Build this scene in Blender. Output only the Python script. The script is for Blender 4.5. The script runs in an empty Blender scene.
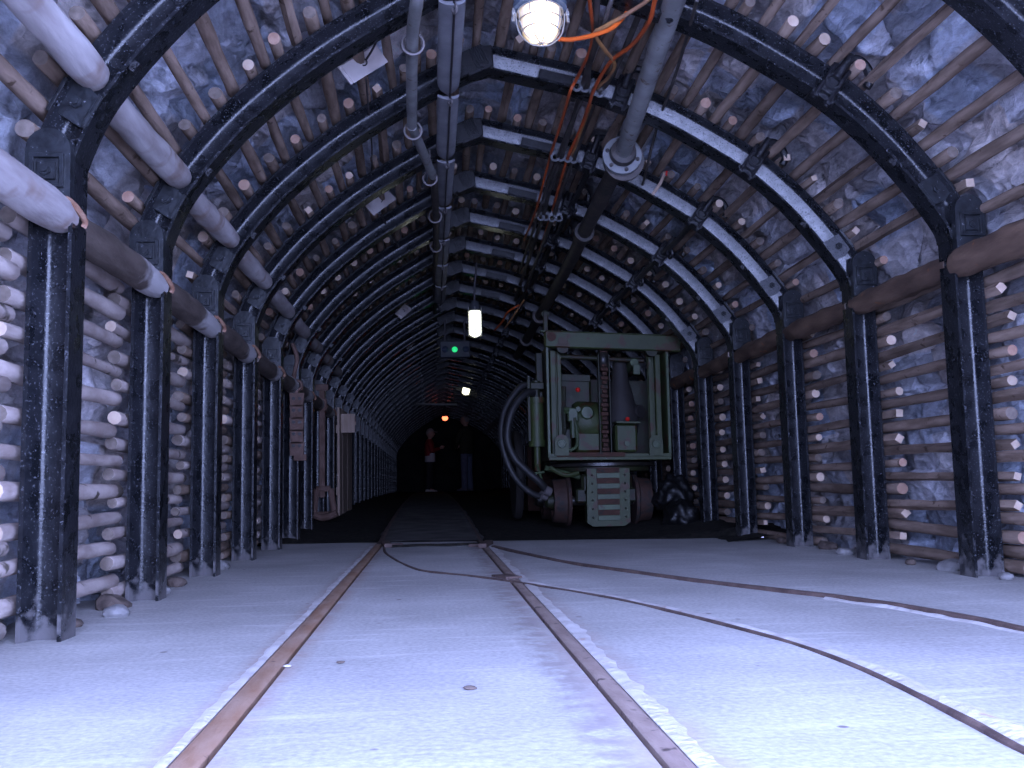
import bpy, bmesh, math, random
import numpy as np
from mathutils import Vector, Matrix, noise as mnoise

rnd = random.Random(7)
scene = bpy.context.scene
COL = scene.collection
PI = math.pi

# ------------------------------------------------------------------ camera
F_PX, W, H = 1035.0, 1024, 768
PITCH, YAW, ROLL, CAM_H = 0.0963943, 0.0801445, -0.0200297, 0.33699
cy, sy, cp, sp = math.cos(YAW), math.sin(YAW), math.cos(PITCH), math.sin(PITCH)
FWD = Vector((sy * cp, cy * cp, sp))
R0 = Vector((cy, -sy, 0.0))
U0 = R0.cross(FWD)
RIGHT = math.cos(ROLL) * R0 + math.sin(ROLL) * U0
UP = -math.sin(ROLL) * R0 + math.cos(ROLL) * U0
EYE = Vector((0, 0, CAM_H))
cam_data = bpy.data.cameras.new('camera')
cam = bpy.data.objects.new('camera', cam_data)
COL.objects.link(cam)
M = Matrix.Identity(4)
for i in range(3):
    M[i][0], M[i][1], M[i][2] = RIGHT[i], UP[i], -FWD[i]
    M[i][3] = EYE[i]
cam.matrix_world = M
cam_data.sensor_width = 36.0
cam_data.lens = 36.0 * F_PX / W
cam_data.clip_start = 0.02
cam_data.clip_end = 200
scene.camera = cam


def at(x, y, Y):
    """point of the photograph at tunnel distance Y"""
    d = FWD + RIGHT * ((x - 512) / F_PX) + UP * ((384 - y) / F_PX)
    return EYE + d * (Y / d.y)


def px(p):
    v = Vector(p) - EYE
    z = v.dot(FWD)
    if z < 0.05:
        return None
    return 512 + F_PX * v.dot(RIGHT) / z, 384 - F_PX * v.dot(UP) / z


# ------------------------------------------------------------------ materials
def mat(name, base, rough=0.7, metal=0.0, c2=None, scale=8.0, stretch=(1, 1, 1), lo=0.35, hi=0.65,
        c3=None, s3=60.0, t3=0.66, w3=0.04, bump=0.0, bscale=40.0, emit=None, estr=0.0, coat=0.0,
        rand=0.0, attr=None, spec=0.5, detail=5.0, rough2=None):
    m = bpy.data.materials.new(name)
    m.use_nodes = True
    nt = m.node_tree
    N, L = nt.nodes, nt.links
    b = N['Principled BSDF']
    b.inputs['Roughness'].default_value = rough
    b.inputs['Metallic'].default_value = metal
    b.inputs['Specular IOR Level'].default_value = spec
    b.inputs['Coat Weight'].default_value = coat
    b.inputs['Coat Roughness'].default_value = 0.15
    b.inputs['Base Color'].default_value = (*base, 1)
    tc = N.new('ShaderNodeTexCoord')
    mp = N.new('ShaderNodeMapping')
    mp.inputs['Scale'].default_value = stretch
    vec = tc.outputs['Object']
    if rand:
        oi = N.new('ShaderNodeObjectInfo')
        add = N.new('ShaderNodeVectorMath'); add.operation = 'ADD'
        mul = N.new('ShaderNodeMath'); mul.operation = 'MULTIPLY'; mul.inputs[1].default_value = 37.0
        L.new(oi.outputs['Random'], mul.inputs[0])
        L.new(tc.outputs['Object'], add.inputs[0]); L.new(mul.outputs[0], add.inputs[1])
        vec = add.outputs[0]
    L.new(vec, mp.inputs['Vector'])
    col = None
    if c2 is not None:
        n = N.new('ShaderNodeTexNoise'); n.inputs['Scale'].default_value = scale; n.inputs['Detail'].default_value = detail
        L.new(mp.outputs[0], n.inputs['Vector'])
        r = N.new('ShaderNodeValToRGB')
        r.color_ramp.elements[0].position = lo; r.color_ramp.elements[0].color = (*base, 1)
        r.color_ramp.elements[1].position = hi; r.color_ramp.elements[1].color = (*c2, 1)
        L.new(n.outputs['Fac'], r.inputs['Fac'])
        col = r.outputs['Color']
        if rough2 is not None:
            rr = N.new('ShaderNodeMapRange'); rr.inputs['From Min'].default_value = lo; rr.inputs['From Max'].default_value = hi
            rr.inputs['To Min'].default_value = rough; rr.inputs['To Max'].default_value = rough2
            L.new(n.outputs['Fac'], rr.inputs['Value']); L.new(rr.outputs[0], b.inputs['Roughness'])
    if c3 is not None:
        n = N.new('ShaderNodeTexNoise'); n.inputs['Scale'].default_value = s3; n.inputs['Detail'].default_value = 3
        L.new(vec, n.inputs['Vector'])
        r = N.new('ShaderNodeMapRange'); r.inputs['From Min'].default_value = t3; r.inputs['From Max'].default_value = t3 + w3
        L.new(n.outputs['Fac'], r.inputs['Value'])
        mx = N.new('ShaderNodeMix'); mx.data_type = 'RGBA'
        L.new(r.outputs[0], mx.inputs['Factor'])
        if col is None:
            mx.inputs['A'].default_value = (*base, 1)
        else:
            L.new(col, mx.inputs['A'])
        mx.inputs['B'].default_value = (*c3, 1)
        col = mx.outputs['Result']
    if rand:
        hs = N.new('ShaderNodeHueSaturation')
        rr = N.new('ShaderNodeMapRange'); rr.inputs['To Min'].default_value = 1 - rand; rr.inputs['To Max'].default_value = 1 + rand
        L.new(oi.outputs['Random'], rr.inputs['Value']); L.new(rr.outputs[0], hs.inputs['Value'])
        if col is None:
            hs.inputs['Color'].default_value = (*base, 1)
        else:
            L.new(col, hs.inputs['Color'])
        col = hs.outputs['Color']
    if attr:
        an = N.new('ShaderNodeAttribute'); an.attribute_name = attr
        mx = N.new('ShaderNodeMix'); mx.data_type = 'RGBA'; mx.blend_type = 'MULTIPLY'; mx.inputs['Factor'].default_value = 1
        if col is None:
            mx.inputs['A'].default_value = (*base, 1)
        else:
            L.new(col, mx.inputs['A'])
        L.new(an.outputs['Color'], mx.inputs['B'])
        col = mx.outputs['Result']
    if col is not None:
        L.new(col, b.inputs['Base Color'])
    if bump:
        n = N.new('ShaderNodeTexNoise'); n.inputs['Scale'].default_value = bscale; n.inputs['Detail'].default_value = 6
        L.new(mp.outputs[0], n.inputs['Vector'])
        bn = N.new('ShaderNodeBump'); bn.inputs['Strength'].default_value = bump; bn.inputs['Distance'].default_value = 0.01
        L.new(n.outputs['Fac'], bn.inputs['Height']); L.new(bn.outputs[0], b.inputs['Normal'])
    if emit:
        b.inputs['Emission Color'].default_value = (*emit, 1)
        b.inputs['Emission Strength'].default_value = estr
    return m


MT = {}


def rock_material():
    m = bpy.data.materials.new('packed_stone')
    m.use_nodes = True
    nt = m.node_tree; N, L = nt.nodes, nt.links
    b = N['Principled BSDF']; b.inputs['Roughness'].default_value = .85; b.inputs['Specular IOR Level'].default_value = .25
    tc = N.new('ShaderNodeTexCoord')

    def nz(scale, st, detail=7, rough=.6, rot=(0, 0, 0)):
        mp = N.new('ShaderNodeMapping'); mp.inputs['Scale'].default_value = st; mp.inputs['Rotation'].default_value = rot
        L.new(tc.outputs['Object'], mp.inputs['Vector'])
        n = N.new('ShaderNodeTexNoise'); n.inputs['Scale'].default_value = scale; n.inputs['Detail'].default_value = detail
        n.inputs['Roughness'].default_value = rough; n.inputs['Distortion'].default_value = .6
        L.new(mp.outputs[0], n.inputs['Vector'])
        return n.outputs['Fac']

    def ramp(f, stops):
        r = N.new('ShaderNodeValToRGB'); e = r.color_ramp.elements
        e[0].position, e[0].color = stops[0][0], (*stops[0][1], 1)
        e[1].position, e[1].color = stops[-1][0], (*stops[-1][1], 1)
        for p, c in stops[1:-1]:
            q = e.new(p); q.color = (*c, 1)
        L.new(f, r.inputs['Fac']); return r.outputs['Color']

    def mixc(kind, a, c, fac=1.0):
        mx = N.new('ShaderNodeMix'); mx.data_type = 'RGBA'; mx.blend_type = kind; mx.inputs['Factor'].default_value = fac
        L.new(a, mx.inputs['A']); L.new(c, mx.inputs['B']); return mx.outputs['Result']
    base = ramp(nz(4, (1, 1, 1)), [(.30, (.51, .485, .505)), (.5, (.71, .71, .775)), (.72, (.85, .86, .94))])
    streak = ramp(nz(26, (1.0, .35, 1.3), 8, .72, (.5, .35, .6)), [(.28, (.50, .49, .50)), (.46, (.86, .86, .87)), (.58, (1.0, 1.0, 1.0)), (.74, (1.35, 1.36, 1.38))])
    fine = ramp(nz(85, (1, .6, 1), 5, .7), [(.3, (.78, .78, .78)), (.65, (1.1, 1.1, 1.1))])
    an = N.new('ShaderNodeAttribute'); an.attribute_name = 'tone'
    col = mixc('MULTIPLY', mixc('MULTIPLY', mixc('MULTIPLY', base, streak), fine), an.outputs['Color'])
    L.new(col, b.inputs['Base Color'])
    # broken, layered faces
    v = N.new('ShaderNodeTexVoronoi'); v.inputs['Scale'].default_value = 17; v.feature = 'F1'
    mp = N.new('ShaderNodeMapping'); mp.inputs['Scale'].default_value = (1.2, .55, 1.2); mp.inputs['Rotation'].default_value = (.4, .3, .5)
    nd_ = N.new('ShaderNodeTexNoise'); nd_.inputs['Scale'].default_value = 6
    L.new(tc.outputs['Object'], nd_.inputs['Vector'])
    ad = N.new('ShaderNodeVectorMath'); ad.operation = 'MULTIPLY_ADD'; ad.inputs[1].default_value = (.12, .12, .12)
    L.new(nd_.outputs['Color'], ad.inputs[0]); L.new(tc.outputs['Object'], ad.inputs[2])
    L.new(ad.outputs[0], mp.inputs['Vector']); L.new(mp.outputs[0], v.inputs['Vector'])
    h1 = N.new('ShaderNodeMath'); h1.operation = 'MULTIPLY_ADD'; h1.inputs[1].default_value = 1.4
    L.new(v.outputs['Distance'], h1.inputs[0]); L.new(nz(26, (1.0, .35, 1.3), 8, .72, (.5, .35, .6)), h1.inputs[2])
    bn = N.new('ShaderNodeBump'); bn.inputs['Strength'].default_value = .9; bn.inputs['Distance'].default_value = .022
    L.new(h1.outputs[0], bn.inputs['Height']); L.new(bn.outputs[0], b.inputs['Normal'])
    return m


MT['rock'] = rock_material()
MT['steel'] = mat('black_painted_steel', (0.0051, 0.0059, 0.0076), 0.24, c2=(0.0136, 0.0145, 0.0179), scale=20, c3=(0.085, 0.088, 0.10), s3=170, t3=0.615, w3=0.04, bump=0.14, bscale=90, rough2=0.34, spec=0.38)
_nt = MT['steel'].node_tree
_N, _L = _nt.nodes, _nt.links
_b = _N['Principled BSDF']
_src = _b.inputs['Base Color'].links[0].from_socket
_rsrc = _b.inputs['Roughness'].links[0].from_socket
_tc = _N.new('ShaderNodeTexCoord'); _sp = _N.new('ShaderNodeSeparateXYZ'); _L.new(_tc.outputs['Object'], _sp.inputs[0])
_n = _N.new('ShaderNodeTexNoise'); _n.inputs['Scale'].default_value = 28; _n.inputs['Detail'].default_value = 6
_L.new(_tc.outputs['Object'], _n.inputs['Vector'])
_a = _N.new('ShaderNodeMath'); _a.operation = 'MULTIPLY_ADD'; _a.inputs[1].default_value = .42
_L.new(_n.outputs['Fac'], _a.inputs[0]); _L.new(_sp.outputs['Z'], _a.inputs[2])
_r = _N.new('ShaderNodeMapRange'); _r.inputs['From Min'].default_value = .275; _r.inputs['From Max'].default_value = .20
_L.new(_a.outputs[0], _r.inputs['Value'])
_m = _N.new('ShaderNodeMix'); _m.data_type = 'RGBA'; _L.new(_r.outputs[0], _m.inputs['Factor']); _L.new(_src, _m.inputs['A']); _m.inputs['B'].default_value = (.12, .112, .115, 1)
_L.new(_m.outputs['Result'], _b.inputs['Base Color'])
_m2 = _N.new('ShaderNodeMath'); _m2.operation = 'MAXIMUM'; _L.new(_r.outputs[0], _m2.inputs[0]); _L.new(_rsrc, _m2.inputs[1])
_L.new(_m2.outputs[0], _b.inputs['Roughness'])
MT['steel_worn'] = mat('bare_grey_steel', (0.115, 0.117, 0.125), 0.30, c2=(0.07, 0.072, 0.08), scale=38, c3=(0.02, 0.02, 0.025), s3=150, t3=0.56, w3=0.08, bump=0.16, bscale=140, spec=0.75, rough2=0.4)
MT['steel_dark'] = mat('black_fittings', (0.006, 0.006, 0.008), 0.36, c2=(0.016, 0.016, 0.02), scale=60, bump=0.35, bscale=150)
MT['shoe'] = mat('blotched_black_casting', (0.007, 0.008, 0.010), 0.36, c2=(0.022, 0.025, 0.03), scale=45, c3=(0.2, 0.2, 0.22), s3=90, t3=0.70, w3=0.03, bump=0.22, bscale=60)
MT['bark'] = mat('dusty_pole_wood', (0.165, 0.115, 0.086), 0.9, c2=(0.335, 0.245, 0.192), scale=9, stretch=(3, 0.6, 3), c3=(0.0990, 0.0645, 0.0440), s3=22, t3=0.64, w3=0.08, bump=0.5, bscale=28, rand=0.28, spec=0.2)
MT['bark_grey'] = mat('dust_covered_pole_wood', (0.31, 0.245, 0.22), 0.95, c2=(0.51, 0.43, 0.395), scale=8, stretch=(2, 0.7, 2), c3=(0.10, 0.08, 0.065), s3=9, t3=0.63, w3=0.05, bump=0.4, bscale=30, rand=0.2, spec=0.2)
MT['end_pale'] = mat('pale_sawn_end', (0.5610, 0.4100, 0.3116), 0.85, c2=(0.6460, 0.5084, 0.3936), scale=40, rand=0.2)
MT['end_red'] = mat('reddish_sawn_end', (0.3910, 0.2240, 0.1600), 0.85, c2=(0.4760, 0.3040, 0.2240), scale=40, rand=0.15)
MT['end_grey'] = mat('grey_sawn_end', (0.14, 0.11, 0.09), 0.9, c2=(0.24, 0.19, 0.16), scale=40, rand=0.2)
MT['timber_pale'] = mat('debarked_grey_timber', (0.27, 0.23, 0.225), 0.8, c2=(0.50, 0.46, 0.46), scale=6, stretch=(3, 0.5, 3), c3=(0.21, 0.14, 0.11), s3=6, t3=0.56, w3=0.12, bump=0.35, bscale=20, rand=0.12)
MT['timber_mid'] = mat('bicolour_timber', (0.10, 0.075, 0.06), 0.85, c2=(0.30, 0.26, 0.25), scale=4, stretch=(2, 1, 2), bump=0.4, bscale=25, rand=0.2)
MT['timber_brown'] = mat('brown_wet_timber', (0.085, 0.05, 0.035), 0.7, c2=(0.17, 0.105, 0.07), scale=7, stretch=(3, 0.8, 3), c3=(0.36, 0.12, 0.03), s3=11, t3=0.64, w3=0.06, bump=0.5, bscale=25, rand=0.15)
MT['rail'] = mat('rusty_rail_top', (0.25, 0.18, 0.155), 0.6, 0.1, c2=(0.38, 0.29, 0.25), scale=14, stretch=(2, 0.5, 2), c3=(0.08, 0.055, 0.05), s3=30, t3=0.62, w3=0.08, bump=0.3, bscale=60)
MT['rail_red'] = mat('rusty_orange_rail_top', (0.30, 0.165, 0.10), 0.65, 0.1, c2=(0.40, 0.27, 0.20), scale=12, stretch=(2, 0.5, 2), c3=(0.12, 0.07, 0.05), s3=30, t3=0.66, w3=0.08, bump=0.3, bscale=60)
MT['rubble'] = mat('dusty_loose_stone', (0.16, 0.15, 0.15), 0.95, c2=(0.28, 0.27, 0.27), scale=14, bump=0.8, bscale=40)
MT['rail_dark'] = mat('dark_rusty_rail', (0.07, 0.045, 0.04), 0.7, 0.1, c2=(0.15, 0.10, 0.085), scale=14, bump=0.4, bscale=60)
MT['crust'] = mat('whitish_mortar_crust', (0.46, 0.425, 0.41), 0.95, c2=(0.62, 0.59, 0.58), scale=16, c3=(0.42, 0.30, 0.25), s3=18, t3=0.63, w3=0.08, bump=0.7, bscale=60)
MT['groove'] = mat('dirt_in_rail_groove', (0.05, 0.035, 0.03), 0.95, c2=(0.16, 0.12, 0.10), scale=20, bump=0.5, bscale=60)
MT['gravel'] = mat('black_coal_dirt', (0.0080, 0.0075, 0.0066), 0.95, c2=(0.0280, 0.0248, 0.0198), scale=25, bump=1.0, bscale=50, spec=0.2)
MT['trackway'] = mat('dusty_dark_trackway', (0.065, 0.062, 0.06), 0.95, c2=(0.125, 0.12, 0.115), scale=6, bump=0.5, bscale=40, spec=0.2)
MT['pipe_grey'] = mat('weathered_galvanised_pipe', (0.20, 0.20, 0.20), 0.55, 0.3, c2=(0.34, 0.34, 0.34), scale=9, c3=(0.13, 0.09, 0.07), s3=25, t3=0.62, w3=0.08, bump=0.2, bscale=50)
MT['pipe_dark'] = mat('dark_pipe', (0.03, 0.028, 0.028), 0.6, c2=(0.07, 0.055, 0.05), scale=12, bump=0.3, bscale=50)
MT['flange'] = mat('pale_grey_flange', (0.1870, 0.1925, 0.1980), 0.5, 0.2, c2=(0.2530, 0.2585, 0.2640), scale=20, bump=0.15)
MT['duct'] = mat('dusty_grey_strut', (0.18, 0.18, 0.20), 0.7, c2=(0.27, 0.27, 0.29), scale=7, c3=(0.3, 0.29, 0.29), s3=70, t3=0.68, w3=0.04, bump=0.15)
MT['orange'] = mat('orange_cable', (0.5270, 0.0892, 0.0170), 0.5, c2=(0.3400, 0.0638, 0.0170), scale=10)  # darker copy: weaker light away from the lamp put into the colour
MT['orange_lit'] = mat('lamplit_orange_cable', (0.80, 0.15, 0.02), 0.5, c2=(0.66, 0.11, 0.02), scale=10)  # lighter copy: the glow of the lamp put into the cable colour
MT['orange_old'] = mat('dirty_orange_cable', (0.42, 0.10, 0.04), 0.6, c2=(0.2, 0.07, 0.04), scale=12)
MT['tan'] = mat('tan_cable', (0.42, 0.20, 0.07), 0.55, c2=(0.22, 0.11, 0.06), scale=10)
MT['black_cable'] = mat('black_rubber_cable', (0.022, 0.02, 0.022), 0.55, c2=(0.07, 0.06, 0.055), scale=14)
MT['cleat'] = mat('grey_cable_cleat', (0.1500, 0.1550, 0.1650), 0.5, c2=(0.1000, 0.1000, 0.1050), scale=30)
MT['lamp_body'] = mat('blue_grey_cast_lamp', (0.13, 0.17, 0.22), 0.5, 0.2, c2=(0.2, 0.24, 0.29), scale=30)
MT['cage'] = mat('bright_wire_guard', (0.62, 0.60, 0.55), 0.35, 0.7)
MT['glow'] = mat('lit_lamp_glass', (0.9, 0.8, 0.6), 0.3, emit=(1.0, 0.74, 0.44), estr=1.0)
_nt = MT['glow'].node_tree
_tc = _nt.nodes.new('ShaderNodeTexCoord'); _mp = _nt.nodes.new('ShaderNodeMapping'); _mp.inputs['Scale'].default_value = (1, 0, .55)
_ln = _nt.nodes.new('ShaderNodeVectorMath'); _ln.operation = 'LENGTH'
_mr = _nt.nodes.new('ShaderNodeMapRange'); _mr.inputs['From Min'].default_value = .062; _mr.inputs['From Max'].default_value = .018; _mr.inputs['To Min'].default_value = .24; _mr.inputs['To Max'].default_value = 2.0
_nt.links.new(_tc.outputs['Object'], _mp.inputs['Vector']); _nt.links.new(_mp.outputs[0], _ln.inputs[0]); _nt.links.new(_ln.outputs['Value'], _mr.inputs['Value'])
_nt.links.new(_mr.outputs[0], _nt.nodes['Principled BSDF'].inputs['Emission Strength'])
MT['glow_bulb'] = mat('lit_bulb', (1, 0.95, 0.9), 0.3, emit=(1.0, 0.94, 0.86), estr=14.0)
MT['glow_tube'] = mat('lit_tube_glass', (1, 1, 0.95), 0.3, emit=(0.95, 1.0, 0.82), estr=1.3)
MT['glow_far'] = mat('lit_far_lamp', (1, 1, 0.95), 0.3, emit=(0.95, 0.95, 0.72), estr=1.7)
MT['glow_red'] = mat('lit_red_lamp', (1, 0.3, 0.2), 0.3, emit=(1.0, 0.12, 0.05), estr=3.2)
MT['glow_green'] = mat('lit_green_signal', (0.05, 0.8, 0.3), 0.3, emit=(0.02, 0.8, 0.22), estr=0.5)
MT['dim_lens'] = mat('unlit_lens', (0.05, 0.06, 0.09), 0.2)
MT['box_dark'] = mat('dark_signal_box', (0.025, 0.028, 0.034), 0.6, c2=(0.04, 0.043, 0.05), scale=15)
MT['board'] = mat('dusty_white_board', (0.55, 0.47, 0.45), 0.8, c2=(0.72, 0.66, 0.64), scale=7, c3=(0.34, 0.22, 0.2), s3=14, t3=0.64, w3=0.08, bump=0.15)
MT['wire'] = mat('dark_wire', (0.03, 0.025, 0.03), 0.6)
MT['ring'] = mat('grey_iron_ring', (0.17, 0.15, 0.15), 0.6, 0.4)
MT['green'] = mat('worn_green_paint', (0.0282, 0.0402, 0.0108), 0.55, c2=(0.0395, 0.0559, 0.0144), scale=6, c3=(0.0488, 0.0227, 0.0065), s3=10, t3=0.545, w3=0.06, bump=0.2, bscale=40)
MT['green_dark'] = mat('grimy_green_paint', (0.0098, 0.0122, 0.0035), 0.6, c2=(0.0208, 0.0244, 0.0066), scale=7, c3=(0.0222, 0.0111, 0.0035), s3=12, t3=0.545, w3=0.06, bump=0.2)
MT['green_light'] = mat('pale_green_edge', (0.0612, 0.0936, 0.0410), 0.5, c2=(0.0396, 0.0576, 0.0259), scale=12, c3=(0.0468, 0.0252, 0.0108), s3=25, t3=0.64, w3=0.05)
MT['rust'] = mat('red_rust', (0.0449, 0.0162, 0.0091), 0.8, c2=(0.0691, 0.0275, 0.0156), scale=12, c3=(0.0242, 0.0194, 0.0143), s3=16, t3=0.58, w3=0.08, bump=0.4)
MT['rust_wheel'] = mat('dull_rust_wheel', (0.0294, 0.0151, 0.0109), 0.75, c2=(0.0484, 0.0212, 0.0143), scale=14, c3=(0.0173, 0.0151, 0.0135), s3=16, t3=0.56, w3=0.08, bump=0.4)
MT['grease'] = mat('black_grease', (0.01, 0.01, 0.01), 0.35, c2=(0.03, 0.025, 0.02), scale=14, bump=0.3)
MT['motor'] = mat('purplish_grey_casting', (0.0189, 0.0163, 0.0162), 0.7, c2=(0.0297, 0.0252, 0.0238), scale=9, bump=0.25)
MT['red_knob'] = mat('red_knob', (0.55, 0.02, 0.015), 0.4)
MT['rubber'] = mat('rubber_hose', (0.0120, 0.0120, 0.0129), 0.55, c2=(0.0220, 0.0208, 0.0209), scale=14, bump=0.15)
MT['bag'] = mat('black_plastic_sheet', (0.0036, 0.0036, 0.0042), 0.5, bump=0.5, bscale=30)
MT['brown_scrap'] = mat('rusty_scrap_iron', (0.10, 0.055, 0.04), 0.85, c2=(0.17, 0.105, 0.085), scale=14, bump=0.5)
MT['plank'] = mat('pale_wood_plank', (0.3468, 0.2448, 0.1836), 0.85, c2=(0.4692, 0.3570, 0.2856), scale=10, stretch=(4, 4, 0.6), bump=0.2)
MT['hook'] = mat('rusty_cramp', (0.22, 0.10, 0.06), 0.8, c2=(0.34, 0.2, 0.14), scale=40)
MT['skin'] = mat('skin', (0.55, 0.33, 0.24), 0.6)
MT['hair_grey'] = mat('grey_hair', (0.30, 0.28, 0.25), 0.8)
MT['cap'] = mat('pale_cap', (0.42, 0.38, 0.33), 0.9)
MT['jacket_dark'] = mat('dark_olive_jacket', (0.045, 0.05, 0.03), 0.9, c2=(0.03, 0.033, 0.022), scale=6)
MT['jeans'] = mat('blue_jeans', (0.16, 0.19, 0.27), 0.9, c2=(0.12, 0.145, 0.21), scale=8)
MT['jacket_red'] = mat('red_jacket', (0.32, 0.03, 0.03), 0.8, c2=(0.22, 0.02, 0.02), scale=6)
MT['shirt'] = mat('white_shirt', (0.6, 0.6, 0.6), 0.9)
MT['trousers'] = mat('dark_trousers', (0.02, 0.024, 0.03), 0.9)
MT['shoe_pale'] = mat('pale_shoe', (0.55, 0.5, 0.45), 0.7)
MT['shoe_dark'] = mat('grey_shoe', (0.15, 0.15, 0.18), 0.7)
MT['eye'] = mat('eye', (0.05, 0.04, 0.03), 0.2)
MT['lip'] = mat('lip', (0.40, 0.17, 0.14), 0.6)


def bicolour():  # timber dark at its near end, pale at its far end, edge broken by noise
    m = mat('bicolour_timber', (0.06, 0.042, 0.034), 0.8, c2=(0.12, 0.09, 0.075), scale=9, stretch=(3, 0.7, 3), bump=0.4, bscale=25, rand=0.15)
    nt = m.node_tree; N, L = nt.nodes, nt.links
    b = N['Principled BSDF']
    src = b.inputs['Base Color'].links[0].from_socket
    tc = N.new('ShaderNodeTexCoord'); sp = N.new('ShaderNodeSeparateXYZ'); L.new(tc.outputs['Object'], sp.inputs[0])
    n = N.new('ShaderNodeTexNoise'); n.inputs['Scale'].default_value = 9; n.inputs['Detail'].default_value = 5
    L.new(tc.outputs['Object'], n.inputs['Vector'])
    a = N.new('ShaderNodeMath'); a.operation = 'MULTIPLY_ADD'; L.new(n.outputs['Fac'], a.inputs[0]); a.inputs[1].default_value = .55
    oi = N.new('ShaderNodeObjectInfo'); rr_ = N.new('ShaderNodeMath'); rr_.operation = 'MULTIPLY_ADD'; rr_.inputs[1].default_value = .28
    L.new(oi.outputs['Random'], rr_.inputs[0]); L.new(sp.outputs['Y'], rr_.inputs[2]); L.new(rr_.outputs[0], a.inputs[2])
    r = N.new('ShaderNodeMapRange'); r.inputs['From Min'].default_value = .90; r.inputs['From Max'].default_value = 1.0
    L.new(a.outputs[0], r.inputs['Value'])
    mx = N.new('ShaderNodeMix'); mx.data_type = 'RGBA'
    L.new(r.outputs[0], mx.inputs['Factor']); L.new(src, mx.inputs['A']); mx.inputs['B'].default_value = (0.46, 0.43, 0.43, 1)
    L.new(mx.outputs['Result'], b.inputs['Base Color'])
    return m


MT['timber_mid'] = bicolour()


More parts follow.
